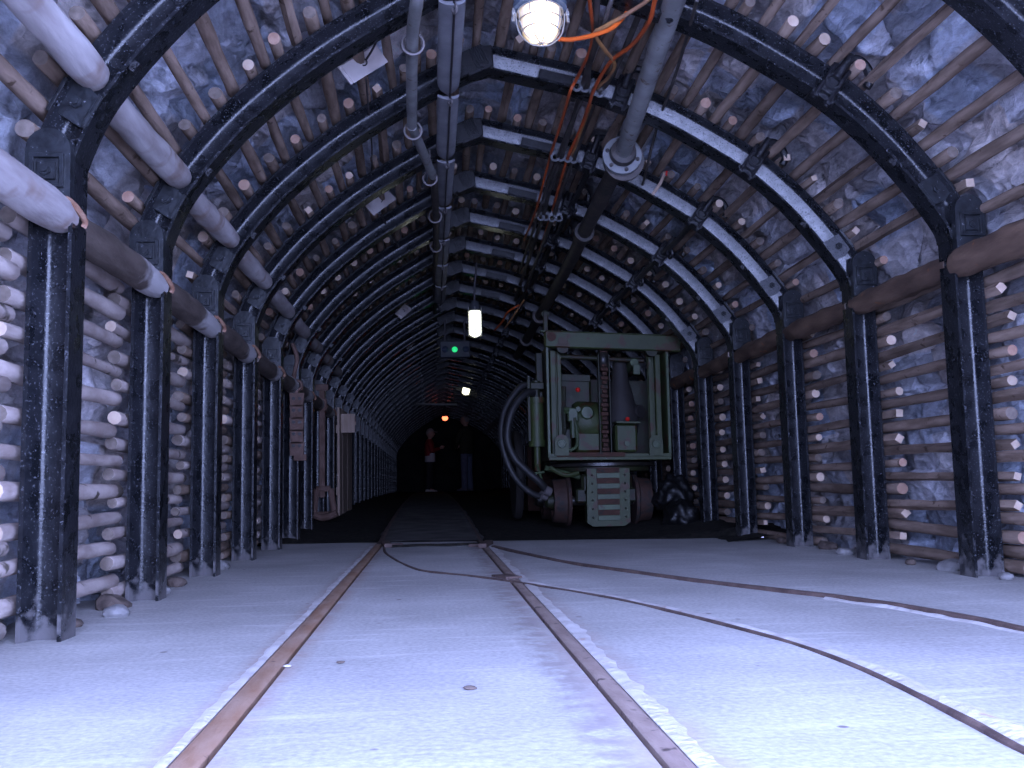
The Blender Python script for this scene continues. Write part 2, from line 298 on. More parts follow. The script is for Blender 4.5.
def concrete():
    m = bpy.data.materials.new('dusty_concrete')
    m.use_nodes = True
    nt = m.node_tree; N, L = nt.nodes, nt.links
    b = N['Principled BSDF']
    b.inputs['Roughness'].default_value = 0.9
    b.inputs['Specular IOR Level'].default_value = 0.25
    tc = N.new('ShaderNodeTexCoord')

    def nz(scale, detail=6, st=(1, 1, 1), rough=0.55):
        mp = N.new('ShaderNodeMapping'); mp.inputs['Scale'].default_value = st
        L.new(tc.outputs['Object'], mp.inputs['Vector'])
        n = N.new('ShaderNodeTexNoise'); n.inputs['Scale'].default_value = scale; n.inputs['Detail'].default_value = detail
        n.inputs['Roughness'].default_value = rough
        L.new(mp.outputs[0], n.inputs['Vector'])
        return n.outputs['Fac']

    def ramp(f, stops):
        r = N.new('ShaderNodeValToRGB')
        e = r.color_ramp.elements
        e[0].position, e[0].color = stops[0][0], (*stops[0][1], 1)
        e[1].position, e[1].color = stops[-1][0], (*stops[-1][1], 1)
        for p, c in stops[1:-1]:
            q = e.new(p); q.color = (*c, 1)
        L.new(f, r.inputs['Fac'])
        return r.outputs['Color']

    base = ramp(nz(2.2, 8, (1, 0.7, 1)), [(0.3, (0.40, 0.385, 0.375)), (0.55, (0.50, 0.485, 0.475)), (0.75, (0.63, 0.615, 0.605))])
    # fine grain
    g = ramp(nz(95, 4), [(0.25, (0.70,) * 3), (0.6, (1.0,) * 3), (0.8, (1.18,) * 3)])
    mx = N.new('ShaderNodeMix'); mx.data_type = 'RGBA'; mx.blend_type = 'MULTIPLY'; mx.inputs['Factor'].default_value = 1
    L.new(base, mx.inputs['A']); L.new(g, mx.inputs['B'])
    col = mx.outputs['Result']
    # long trowel streaks across
    s = N.new('ShaderNodeMapRange'); s.inputs['From Min'].default_value = 0.56; s.inputs['From Max'].default_value = 0.95
    L.new(nz(9, 6, (0.35, 2.2, 1)), s.inputs['Value'])
    mx2 = N.new('ShaderNodeMix'); mx2.data_type = 'RGBA'
    L.new(s.outputs[0], mx2.inputs['Factor']); L.new(col, mx2.inputs['A']); mx2.inputs['B'].default_value = (0.72, 0.705, 0.70, 1)
    col = mx2.outputs['Result']
    # rust stain and dirt beside the two straight rails
    sep = N.new('ShaderNodeSeparateXYZ'); L.new(tc.outputs['Object'], sep.inputs[0])

    def band(xc, w, colr, amt, nscale, lo, hi):
        nonlocal col
        a = N.new('ShaderNodeMath'); a.operation = 'SUBTRACT'; L.new(sep.outputs['X'], a.inputs[0]); a.inputs[1].default_value = xc
        c = N.new('ShaderNodeMath'); c.operation = 'ABSOLUTE'; L.new(a.outputs[0], c.inputs[0])
        r = N.new('ShaderNodeMapRange'); r.inputs['From Min'].default_value = w; r.inputs['From Max'].default_value = w * 0.3
        L.new(c.outputs[0], r.inputs['Value'])
        n = N.new('ShaderNodeMapRange'); n.inputs['From Min'].default_value = lo; n.inputs['From Max'].default_value = hi
        L.new(nz(nscale, 5), n.inputs['Value'])
        m1 = N.new('ShaderNodeMath'); m1.operation = 'MULTIPLY'; L.new(r.outputs[0], m1.inputs[0]); L.new(n.outputs[0], m1.inputs[1])
        m2 = N.new('ShaderNodeMath'); m2.operation = 'MULTIPLY'; L.new(m1.outputs[0], m2.inputs[0]); m2.inputs[1].default_value = amt
        k = N.new('ShaderNodeMix'); k.data_type = 'RGBA'
        L.new(m2.outputs[0], k.inputs['Factor']); L.new(col, k.inputs['A']); k.inputs['B'].default_value = (*colr, 1)
        col = k.outputs['Result']

    band(-0.306, 0.07, (0.36, 0.26, 0.22), 0.9, 9, 0.3, 0.55)
    band(0.300, 0.085, (0.36, 0.29, 0.265), 0.9, 9, 0.32, 0.58)
    band(0.225, 0.05, (0.26, 0.22, 0.21), 0.7, 14, 0.4, 0.6)
    # scattered dark chips
    v = N.new('ShaderNodeTexVoronoi'); v.inputs['Scale'].default_value = 9
    L.new(tc.outputs['Object'], v.inputs['Vector'])
    r = N.new('ShaderNodeMapRange'); r.inputs['From Min'].default_value = 0.085; r.inputs['From Max'].default_value = 0.05
    L.new(v.outputs['Distance'], r.inputs['Value'])
    n = N.new('ShaderNodeMapRange'); n.inputs['From Min'].default_value = 0.56; n.inputs['From Max'].default_value = 0.60
    L.new(nz(5, 2), n.inputs['Value'])
    mm = N.new('ShaderNodeMath'); mm.operation = 'MULTIPLY'; L.new(r.outputs[0], mm.inputs[0]); L.new(n.outputs[0], mm.inputs[1])
    k = N.new('ShaderNodeMix'); k.data_type = 'RGBA'
    L.new(mm.outputs[0], k.inputs['Factor']); L.new(col, k.inputs['A']); k.inputs['B'].default_value = (0.2, 0.17, 0.17, 1)
    col = k.outputs['Result']
    L.new(col, b.inputs['Base Color'])
    bn = N.new('ShaderNodeBump'); bn.inputs['Strength'].default_value = 0.35; bn.inputs['Distance'].default_value = 0.006
    ad = N.new('ShaderNodeMath'); ad.operation = 'ADD'
    L.new(nz(60, 6), ad.inputs[0]); L.new(nz(12, 6), ad.inputs[1])
    L.new(ad.outputs[0], bn.inputs['Height']); L.new(bn.outputs[0], b.inputs['Normal'])
    return m


MT['concrete'] = concrete()


# ------------------------------------------------------------------ mesh builder
class MB:
    def __init__(s):
        s.v, s.f, s.m = [], [], []

    def add(s, vs, fs, mi=0, T=None):
        b = len(s.v)
        s.v += [(T @ Vector(v) if T is not None else Vector(v)) for v in vs]
        for f in fs:
            s.f.append([i + b for i in f]); s.m.append(mi)
        return s

    def box(s, c, d, rot=None, mi=0, ch=0.0):
        hx, hy, hz = d[0] / 2, d[1] / 2, d[2] / 2
        T = Matrix.Translation(c)
        if rot is not None:
            T = T @ (rot.to_4x4() if hasattr(rot, 'to_4x4') else rot)
        if ch <= 0:
            ch = min(d) * 0.12
        c_ = min(ch, hx * .9, hy * .9, hz * .9)
        bm = bmesh.new()
        bmesh.ops.create_cube(bm, size=1.0)
        for v in bm.verts:
            v.co = Vector((v.co.x * 2 * hx, v.co.y * 2 * hy, v.co.z * 2 * hz))
        bmesh.ops.bevel(bm, geom=bm.edges[:], offset=c_, segments=1, affect='EDGES')
        bm.verts.index_update()
        s.add([v.co.copy() for v in bm.verts], [[v.index for v in f.verts] for f in bm.faces], mi, T)
        bm.free()
        return s

    def tube(s, pts, r, n=8, mi=0, caps=True, mcap=None, closed=False):
        pts = [Vector(p) for p in pts]
        k = len(pts)
        rs = r if isinstance(r, (list, tuple)) else [r] * k
        b = len(s.v)
        ref = None
        for i, p in enumerate(pts):
            if closed:
                t = pts[(i + 1) % k] - pts[i - 1]
            else:
                t = pts[min(i + 1, k - 1)] - pts[max(i - 1, 0)]
            t.normalize()
            if ref is None:
                ref = Vector((0, 0, 1)) if abs(t.z) < 0.9 else Vector((1, 0, 0))
            a = (ref - t * ref.dot(t))
            if a.length < 1e-6:
                a = t.orthogonal()
            a.normalize(); c = t.cross(a); ref = a
            for j in range(n):
                q = 2 * PI * j / n
                s.v.append(p + a * (math.cos(q) * rs[i]) + c * (math.sin(q) * rs[i]))
        for i in range(k if closed else k - 1):
            i2 = (i + 1) % k
            for j in range(n):
                s.f.append([b + i * n + j, b + i * n + (j + 1) % n, b + i2 * n + (j + 1) % n, b + i2 * n + j]); s.m.append(mi)
        if caps and not closed:
            s.f.append([b + j for j in range(n)][::-1]); s.m.append(mi if mcap is None else mcap[0])
            s.f.append([b + (k - 1) * n + j for j in range(n)]); s.m.append(mi if mcap is None else mcap[1])
        return s

    def cyl(s, p0, p1, r, n=12, mi=0, r1=None):
        return s.tube([p0, p1], [r, r if r1 is None else r1], n, mi)

    def lathe(s, prof, n=16, T=None, mi=0, caps=True):
        """prof: (radius, z) list around local z"""
        vs, fs = [], []
        k = len(prof)
        for r, z in prof:
            for j in range(n):
                q = 2 * PI * j / n
                vs.append((r * math.cos(q), r * math.sin(q), z))
        for i in range(k - 1):
            for j in range(n):
                fs.append([i * n + j, i * n + (j + 1) % n, (i + 1) * n + (j + 1) % n, (i + 1) * n + j])
        if caps:
            fs.append([j for j in range(n)][::-1]); fs.append([(k - 1) * n + j for j in range(n)])
        return s.add(vs, fs, mi, T)

    def prism(s, poly, y0, y1, T=None, mi=0):
        """poly in (x, z), extruded along y"""
        n = len(poly)
        vs = [(x, y0, z) for x, z in poly] + [(x, y1, z) for x, z in poly]
        fs = [list(range(n)), list(range(n, 2 * n))[::-1]] + [[i, i + n, (i + 1) % n + n, (i + 1) % n] for i in range(n)]
        return s.add(vs, fs, mi, T)

    def ring(s, c, R, r, axis, n=16, m=6, mi=0, a0=0.0, a1=2 * PI):
        axis = Vector(axis).normalized(); u = axis.orthogonal().normalized(); w = axis.cross(u)
        full = abs(a1 - a0 - 2 * PI) < 1e-6
        pts = [Vector(c) + u * (R * math.cos(a0 + (a1 - a0) * i / n)) + w * (R * math.sin(a0 + (a1 - a0) * i / n)) for i in range(n if full else n + 1)]
        return s.tube(pts, r, m, mi, closed=full)

    def build(s, name, mats, parent=None, loc=(0, 0, 0), smooth=False, angle=None):
        me = bpy.data.meshes.new(name)
        me.from_pydata([tuple(v) for v in s.v], [], s.f)
        for m in (mats if isinstance(mats, (list, tuple)) else [mats]):
            me.materials.append(MT[m] if isinstance(m, str) else m)
        me.polygons.foreach_set('material_index', s.m)
        bm = bmesh.new(); bm.from_mesh(me)
        bmesh.ops.recalc_face_normals(bm, faces=bm.faces[:])
        bm.to_mesh(me); bm.free()
        if smooth:
            me.polygons.foreach_set('use_smooth', [True] * len(me.polygons))
            me.set_sharp_from_angle(angle=math.radians(angle or 45))
        me.update()
        o = bpy.data.objects.new(name, me)
        COL.objects.link(o)
        o.location = loc
        if parent is not None:
            o.parent = parent
        return o


def tag(o, label, cat, group=None, kind=None):
    o['label'] = label; o['category'] = cat
    if group: o['group'] = group
    if kind: o['kind'] = kind
    return o


def thing(name, label, cat, loc=(0, 0, 0), group=None):
    o = bpy.data.objects.new(name, None)
    o.empty_display_size = 0.1
    COL.objects.link(o); o.location = loc
    return tag(o, label, cat, group)


def struct(o, label=None):
    o['kind'] = 'structure'
    if label: o['label'] = label
    return o


def copy_tree(o, parent=None):
    c = o.copy(); COL.objects.link(c)
    if parent is not None:
        c.parent = parent
    for ch in list(o.children):
        copy_tree(ch, c)
    return c


def catmull(pts, sub=6):
    pts = [Vector(p) for p in pts]
    out = []
    for i in range(len(pts) - 1):
        p0 = pts[max(i - 1, 0)]; p1 = pts[i]; p2 = pts[i + 1]; p3 = pts[min(i + 2, len(pts) - 1)]
        for k in range(sub):
            t = k / sub
            out.append(0.5 * ((2 * p1) + (p2 - p0) * t + (2 * p0 - 5 * p1 + 4 * p2 - p3) * t * t + (3 * p1 - p0 - 3 * p2 + p3) * t ** 3))
    out.append(pts[-1])
    return out


def rise(Y):
    return 0.0 if Y < 6.5 else 0.2 * (1 - math.exp(-(Y - 6.5) / 5.0))


ORD = ['zeroth', 'first', 'second', 'third', 'fourth', 'fifth', 'sixth', 'seventh', 'eighth', 'ninth', 'tenth', 'eleventh', 'twelfth', 'thirteenth', 'fourteenth', 'fifteenth', 'sixteenth', 'seventeenth', 'eighteenth', 'nineteenth', 'twentieth', 'twenty-first', 'twenty-second', 'twenty-third', 'twenty-fourth', 'twenty-fifth', 'twenty-sixth', 'twenty-seventh', 'twenty-eighth', 'twenty-ninth', 'thirtieth', 'thirty-first']

# ------------------------------------------------------------------ tunnel profile
L_ARC = [(-.882, 1.13), (-.855, 1.205), (-.81, 1.30), (-.72, 1.425), (-.60, 1.56), (-.45, 1.695), (-.30, 1.81), (-.12, 1.925), (.05, 2.025), (.17, 2.085), (.27, 2.115)]
R_ARC = [(.27, 2.115), (.43, 2.078), (.62, 2.035), (.80, 1.975), (1.0, 1.895), (1.2, 1.785), (1.40, 1.655), (1.56, 1.51), (1.68, 1.37), (1.765, 1.255), (1.806, 1.185), (1.816, 1.14)]
L_LEG = [(-.890, -.06), (-.888, .4), (-.885, .8), (-.882, 1.17)]
R_LEG = [(1.820, 1.255), (1.823, .8), (1.826, .4), (1.829, -.06)]
Y_ARCH = {0: 1.675, 1: 2.513, 2: 3.361, 3: 4.213, 4: 5.075, 5: 5.944, 6: 6.748, 7: 7.535, 8: 8.354, 9: 9.187}
for k_ in range(10, 30):
    Y_ARCH[k_] = 9.187 + 0.834 * (k_ - 9)

path3 = [(x, 0, z) for x, z in ([(-.893, -.30)] + L_LEG[:-1] + [(-.884, 1.05)] + L_ARC[1:] + R_ARC[1:-1] + R_LEG[1:] + [(1.832, -.30)])]
PATH = catmull(path3, 8)
S = [0.0]
for a, b in zip(PATH, PATH[1:]):
    S.append(S[-1] + (b - a).length)
SA = np.array(S); PX = np.array([p.x for p in PATH]); PZ = np.array([p.z for p in PATH])


def on_path(s, d=0.0):
    x, z = float(np.interp(s, SA, PX)), float(np.interp(s, SA, PZ))
    e = 0.03
    tx = float(np.interp(s + e, SA, PX) - np.interp(s - e, SA, PX)); tz = float(np.interp(s + e, SA, PZ) - np.interp(s - e, SA, PZ))
    l = math.hypot(tx, tz)
    nx, nz = -tz / l, tx / l          # outward
    return x + nx * d, z + nz * d, nx, nz


def s_at_z(z, left=True):
    rng = [i for i in range(len(PATH)) if (PATH[i].x < 0.3) == left]
    return SA[min(rng, key=lambda i: abs(PATH[i].z - z))]


S_L0, S_L1 = s_at_z(0.0), s_at_z(1.12)
S_R1, S_R0 = s_at_z(1.16, False), s_at_z(0.0, False)
S_CR = SA[min(range(len(PATH)), key=lambda i: abs(PATH[i].x - 0.27) + (0 if PATH[i].z > 1.9 else 9))]

# ------------------------------------------------------------------ steel arches
SEC_H = [(-.05, .05), (-.05, -.05), (-.041, -.05), (-.037, -.022), (-.034, -.015), (-.028, -.012), (.008, -.012), (.014, -.0135), (.0185, -.0165), (.022, -.021), (.040, -.05), (.05, -.05), (.05, .05), (.042, .05), (.021, .018), (.016, .012), (-.031, .012), (-.036, .018), (-.041, .05)]
SEC_T = [(-.05, .05), (-.05, -.05), (-.042, -.05), (-.039, -.012), (-.034, -.006), (.024, -.023), (.030, -.028), (.042, -.05), (.05, -.05), (.05, .05), (.042, .05), (.027, .012), (.022, .004), (-.034, .016), (-.038, .02), (-.042, .05)]


def sweep(pts, sec, mi=0, web_mi=None, web_faces=()):
    mb = MB()
    n = len(sec); k = len(pts)
    for i, p in enumerate(pts):
        t = pts[min(i + 1, k - 1)] - pts[max(i - 1, 0)]
        t = Vector((t.x, 0, t.z)).normalized()
        nn = Vector((-t.z, 0, t.x))
        for a, b in sec:
            mb.v.append(p + nn * a + Vector((0, b, 0)))
    for i in range(k - 1):
        for j in range(n):
            mb.f.append([i * n + j, i * n + (j + 1) % n, (i + 1) * n + (j + 1) % n, (i + 1) * n + j])
            mb.m.append(web_mi if (web_mi is not None and j in web_faces) else mi)
    mb.f.append(list(range(n))[::-1]); mb.m.append(mi)
    mb.f.append([(k - 1) * n + j for j in range(n)]); mb.m.append(mi)
    return mb


SM = dict(smooth=True, angle=34)


def P3(l):
    return [Vector((x, 0, z)) for x, z in l]


def frame_at(s, d=0.0, y=0.0):
    """local frame on the arch: x = along the arch, z = outward"""
    x, z, nx, nz = on_path(s, d)
    T = Matrix.Identity(4)
    t = Vector((nz, 0, -nx)); o = Vector((nx, 0, nz)); q = Vector((0, 1, 0))
    for i in range(3):
        T[i][0], T[i][1], T[i][2] = t[i], q[i], o[i]
    T[0][3], T[1][3], T[2][3] = x, y, z
    return T


def hexbolt(mb, c, axis, r, h, mi=0):
    c = Vector(c); axis = Vector(axis).normalized()
    mb.cyl(c, c + axis * h, r, 6, mi)
    mb.cyl(c + axis * h, c + axis * (h * 1.7), r * 0.55, 8, mi)
    return mb


def make_arch(white):
    root = bpy.data.objects.new('steel_arch', None); COL.objects.link(root)
    sweep(P3(L_LEG), SEC_H).build('leg', 'steel', root, **SM)
    sweep(P3(R_LEG), SEC_H).build('leg', 'steel', root, **SM)
    sweep(catmull(P3(L_ARC), 4), SEC_H).build('arc_segment', 'steel', root, **SM)
    rp = catmull(P3(R_ARC), 4)
    if white:
        sweep(rp, SEC_T, 0, 1, (4,)).build('arc_segment', ['steel', 'steel_worn'], root, **SM)['label'] = 'arc segment with a bare grey web'
    else:
        sweep(rp, SEC_H).build('arc_segment', 'steel', root, **SM)
    # hinged joints on the two legs
    for sd, (bx, bz) in ((-1, (-.882, 1.085)), (1, (1.821, 1.175))):
        dome = [(-.052, -.085), (.052, -.085), (.052, .05)] + [(.052 * math.cos(a), .05 + .055 * math.sin(a)) for a in [PI * i / 10 for i in range(1, 10)]] + [(-.052, .05)]
        mb = MB().prism(dome, -.082, -.052, Matrix.Translation((bx, 0, bz)))
        # raised frame round the bolt
        for dx, dz, wx, wz in ((-.034, 0, .01, .07), (.034, 0, .01, .07), (0, .036, .078, .01), (0, -.036, .078, .008)):
            mb.box((bx + dx, -.086, bz + dz), (wx, .014, wz))
        jo = mb.build('hinge_joint', 'shoe', root)
        b = MB().box((bx, -.087, bz), (.042, .012, .042)); hexbolt(b, (bx, -.092, bz), (0, -1, 0), .014, .008)
        b.build('bolt', 'shoe', jo)
        s0 = s_at_z(1.27, True) if sd < 0 else s_at_z(1.31, False)
        T = frame_at(s0, 0.002)
        pm = MB().prism([(-.05, -.046), (.035, -.046), (.05, .0), (.035, .046), (-.04, .046)], -.040, -.030, T)
        for a, c, w, l in ((-.005, .046, .09, .008), (-.005, -.046, .09, .008)):
            pm.box(T @ Vector((a, -.045, c)), (w, .02, l), T.to_3x3())
        pb = pm.build('joint_bracket', 'steel_worn' if (white and sd > 0) else 'shoe', root)
        b = MB(); hexbolt(b, T @ Vector((0, -.04, 0)), (0, -1, 0), .015, .01)
        b.build('bolt', 'shoe', pb)
        # small stop lug on the inner flange
        T2 = frame_at(s_at_z(1.40, True) if sd < 0 else s_at_z(1.44, False), -.05)
        lg = MB().box(T2 @ Vector((0, -.03, -.008)), (.028, .03, .016), T2.to_3x3())
        hexbolt(lg, T2 @ Vector((0, -.044, -.008)), (0, -1, 0), .009, .006)
        lg.build('stop_lug', 'steel_dark', root)
    # crown splice
    T = frame_at(S_CR - .10, 0.0)
    mb = MB()
    mb.box(T @ Vector((.0, -.045, 0)), (.17, .03, .098), T.to_3x3())
    for i in range(6):
        mb.box(T @ Vector((.028 + i * .010, -.062, .004)), (.006, .012, .085), T.to_3x3())
    mb.box(T @ Vector((-.055, -.062, .0)), (.05, .012, .06), T.to_3x3())
    mb.box(T @ Vector((.03, -.045, -.054)), (.10, .05, .014), T.to_3x3())
    T9 = frame_at(S_CR - .012, 0.0)
    mb.box(T9 @ Vector((0, -.045, .0)), (.045, .034, .094), T9.to_3x3())
    sp_ = mb.build('crown_splice', 'steel_dark', root)
    for a in (-.055, .045):
        b = MB(); hexbolt(b, T @ Vector((a, -.066, -.0 if a < 0 else -.048)), (0, -1, 0), .014, .012)
        b.build('bolt', 'steel_dark', sp_)
    # dark cable bracket strip lying along the lower half of the web
    for s_, ln in ((S_CR + .30, .17),):
        T = frame_at(s_, -.02)
        MB().box(T @ Vector((0, -.036, 0)), (ln, .022, .042), T.to_3x3()).build('cable_bracket', 'steel_dark', root)
    # yoke clamps
    for xx in (0.82, 1.385):
        s_ = SA[min(range(len(PATH)), key=lambda i: abs(PATH[i].x - xx) + (0 if PATH[i].z > 1.4 else 9))]
        T = frame_at(s_, 0.0)
        mb = MB()
        def q(a, b, c): return T @ Vector((a, b, c))
        mb.box(q(.0, -.056, .0), (.055, .022, .09), T.to_3x3())
        mb.box(q(.0, -.03, -.062), (.085, .075, .016), T.to_3x3())
        mb.box(q(.0, -.03, .058), (.07, .08, .012), T.to_3x3())
        for a in (-.026, .026):
            mb.cyl(q(a, -.064, -.075), q(a, -.064, .066), .0085, 8)
            hexbolt(mb, q(a, -.064, -.070), T.to_3x3() @ Vector((0, 0, -1)), .014, .012)
        mb.cyl(q(0, -.075, .01), q(0, -.086, .104), .016, 10)
        # hook curling over the outer flange
        hk = [q(.0, -.085, .085), q(.022, -.084, .104), q(.062, -.080, .104), q(.098, -.075, .080), q(.104, -.068, .050)]
        mb.tube(catmull(hk, 4), [.016] * 17, 8)
        mb.ring(q(0, -.07, .0), .026, .008, (0, 1, 0), 12, 6)
        mb.build('yoke_clamp', 'steel_dark', root, smooth=True, angle=40)
    return root


protoA, protoB = make_arch(False), make_arch(True)
ARCH = {}
for k in sorted(Y_ARCH):
    if k in (1,):
        o = protoA
    elif k == 3:
        o = protoB
    else:
        o = copy_tree(protoA if k < 3 or k > 13 else protoB)
    o.location = (0, Y_ARCH[k], 0)
    o.name = 'steel_arch'
    lab = {0: 'black steel arch rib overhead, nearest the camera and mostly out of view',
           1: 'black steel arch rib whose leg is the big nearest post at the edge',
           2: 'black steel arch rib passing just above the caged lamp',
           3: 'black steel arch rib with grey web, its crown just under the caged lamp',
           4: 'black steel arch rib with grey web, crown behind the big pipe flange'}.get(k)
    if lab is None:
        lab = f'black steel arch rib with grey web, {ORD[k]} one visible from the camera' if k < 14 else f'steel arch rib in the dark, {ORD[k]} one visible from the camera'
    tag(o, lab, 'steel arch', 'steel arch ribs along the tunnel')
    ARCH[k] = o

# ------------------------------------------------------------------ rock shell
def hash01(ix, iy, k):
    h = (ix * 73856093) ^ (iy * 19349663) ^ (k * 83492791)
    h = (h ^ (h >> 13)) * 1274126177 & 0x7fffffff
    h = (h ^ (h >> 15)) & 0xffff
    return h / 65535.0


def vcells(u, v):
    """nearest jittered cell of every (u, v): displacement, tone, edge distance"""
    iu, iv = np.floor(u).astype(np.int64), np.floor(v).astype(np.int64)
    best = np.full(u.shape, 9.0); second = np.full(u.shape, 9.0)
    disp = np.zeros(u.shape); tone = np.zeros(u.shape)
    for a in (-1, 0, 1):
        for b in (-1, 0, 1):
            cu, cv = iu + a, iv + b
            fu = u - (cu + hash01(cu, cv, 1)); fv = v - (cv + hash01(cu, cv, 2))
            d = np.hypot(fu, fv)
            near = d < best
            second = np.where(near, best, np.minimum(second, d))
            h = hash01(cu, cv, 3) + (hash01(cu, cv, 4) - .5) * 2.4 * fu + (hash01(cu, cv, 5) - .5) * 2.4 * fv
            disp = np.where(near, h, disp); tone = np.where(near, hash01(cu, cv, 6), tone)
            best = np.where(near, d, best)
    return disp, tone, second - best


def shell(name, s0, s1, y0, y1, ds, dy, seed, label):
    ns, ny = max(2, int((s1 - s0) / ds)), max(2, int((y1 - y0) / dy))
    ss = np.linspace(s0, s1, ns + 1); yy = np.linspace(y0, y1, ny + 1)
    fr = [on_path(s, 0.0) for s in ss]
    X = np.array([f[0] for f in fr]); Z = np.array([f[1] for f in fr]); NX = np.array([f[2] for f in fr]); NZ = np.array([f[3] for f in fr])
    SS, YY = np.meshgrid(ss, yy, indexing='ij')
    wob = 0.05 * np.sin(SS * 7 + YY * 3)
    d1, t1, e1 = vcells(YY / 0.24 + seed + wob * 3, SS / 0.13 + seed * 3 + np.sin(YY * 5) * .2)
    d2, t2, e2 = vcells(YY / 0.10 + seed * 5, SS / 0.06 + seed)
    off = 0.126 + np.clip(d1, -.2, 1.4) * 0.060 + .012 + np.clip(d2, 0, 1) * 0.007 + np.clip(0.06 - e1, 0, .06) * 0.6
    off = np.clip(off, .125, .28)
    vx = X[:, None] + NX[:, None] * off; vz = Z[:, None] + NZ[:, None] * off
    verts = np.stack([vx, YY, vz], axis=-1).reshape(-1, 3)
    m = ny + 1
    i, j = np.meshgrid(np.arange(ns), np.arange(ny), indexing='ij')
    a = (i * m + j).ravel()
    faces = np.stack([a, a + 1, a + m + 1, a + m], axis=1)
    me = bpy.data.meshes.new(name)
    me.vertices.add(len(verts)); me.vertices.foreach_set('co', verts.ravel())
    me.loops.add(faces.size); me.loops.foreach_set('vertex_index', faces.ravel().astype(np.int32))
    me.polygons.add(len(faces)); me.polygons.foreach_set('loop_start', (np.arange(len(faces)) * 4).astype(np.int32))
    me.update(calc_edges=True); me.validate()
    tone = 0.50 + 0.78 * t1 ** 1.1 + 0.16 * (t2 - .5)
    at_ = me.attributes.new('tone', 'FLOAT_COLOR', 'POINT')
    cl = np.ones((len(verts), 4), dtype=np.float32)
    tt = tone.ravel()
    warm = (hash01(np.floor(YY / .3 + seed).astype(np.int64), np.floor(SS / .2).astype(np.int64), 9).ravel() - .5) * .26
    cl[:, 0] = tt * (1 + warm); cl[:, 1] = tt; cl[:, 2] = tt * (1 - warm)
    at_.data.foreach_set('color', cl.ravel())
    me.materials.append(MT['rock'])
    o = bpy.data.objects.new(name, me); COL.objects.link(o)
    return struct(o, label)


Y_IN, Y_MID, Y_OUT = -0.22, 10.0, 27.0
shell('wall_left', SA[0], S_L1 + .07, Y_IN, Y_MID, .015, .016, 3, 'rough blue grey stone packing behind the poles of the wall')
shell('ceiling', S_L1, S_R1, Y_IN, Y_MID, .015, .016, 3, 'rough blue grey stone packing behind the vault poles')
shell('wall_right', S_R1 - .07, SA[-1], Y_IN, Y_MID, .015, .016, 3, 'rough blue grey stone packing beside the parked loader')
shell('wall_left_far', SA[0], S_L1 + .06, Y_MID - .05, Y_OUT, .05, .06, 3, 'dark stone packing deep in the tunnel')
shell('ceiling_far', S_L1, S_R1, Y_MID - .05, Y_OUT, .05, .06, 3, 'dark stone vault deep in the tunnel')
shell('wall_right_far', S_R1 - .06, SA[-1], Y_MID - .05, Y_OUT, .05, .06, 3, 'dark stone packing deep in the tunnel')
# end of the tunnel
mb = MB()
g = [[None] * 17 for _ in range(15)]
for i in range(17):
    for j in range(15):
        x = -1.3 + 3.6 * i / 16; z = -.2 + 2.7 * j / 14
        mb.v.append(Vector((x, 26.9 + .12 * mnoise.noise(Vector((x * 2, z * 2, 3))), z)))
for i in range(16):
    for j in range(14):
        mb.f.append([i * 15 + j, (i + 1) * 15 + j, (i + 1) * 15 + j + 1, i * 15 + j + 1]); mb.m.append(0)
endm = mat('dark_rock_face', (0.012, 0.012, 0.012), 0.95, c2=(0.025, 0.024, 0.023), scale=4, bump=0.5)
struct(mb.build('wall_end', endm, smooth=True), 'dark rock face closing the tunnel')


# ------------------------------------------------------------------ lagging poles
def pole_mesh(seed, r, ln, n=10, seg=9, mats=('bark', 'end_pale'), bend=.006):
    q = random.Random(seed)
    pts, rs = [], []
    ph, ph2 = q.uniform(0, 6), q.uniform(0, 6)
    tp = q.uniform(-.12, .12)
    for i in range(seg + 1):
        t = i / seg
        pts.append(Vector((math.sin(t * 3 + ph) * bend, t * ln, math.cos(t * 2.6 + ph2) * bend)))
        rs.append(r * (1 + tp * (t - .5) + .05 * math.sin(t * 9 + ph)))
    mb = MB()
    # chamfered sawn ends
    pts2 = [pts[0]] + [pts[0].lerp(pts[1], .03)] + pts[1:-1] + [pts[-1].lerp(pts[-2], .03), pts[-1]]
    rs2 = [rs[0] * .93, rs[0]] + rs[1:-1] + [rs[-1], rs[-1] * .93]
    mb.tube(pts2, rs2, n, 0, True, (1, 1))
    for v in range(len(mb.v)):
        p = mb.v[v]
        mb.v[v] = p + Vector((mnoise.noise(p * 14 + Vector((seed, 0, 0))), 0, mnoise.noise(p * 14 + Vector((0, seed, 9))))) * r * .14
    o = mb.build('lagging_pole', list(mats), smooth=True, angle=50)
    me = o.data
    bpy.data.objects.remove(o)
    return me


R_P = .0235
POLES = {}
for key, mats_ in (('pale', ('bark', 'end_pale')), ('red', ('bark', 'end_red')), ('grey', ('bark', 'end_grey')), ('dusty', ('bark_grey', 'end_grey')), ('dustypale', ('bark_grey', 'end_pale'))):
    POLES[key] = [pole_mesh(rnd.randint(1, 999), R_P, 1.0, mats=mats_) for _ in range(4)]
POLES['split'] = [pole_mesh(rnd.randint(1, 999), R_P * 1.02, 1.0, n=4, mats=('bark', 'end_pale')) for _ in range(3)]
POLE_D = .050 + R_P + .006

SIDE_NAMES = {'l': 'left wall', 'r': 'right wall', 'v': 'vault'}


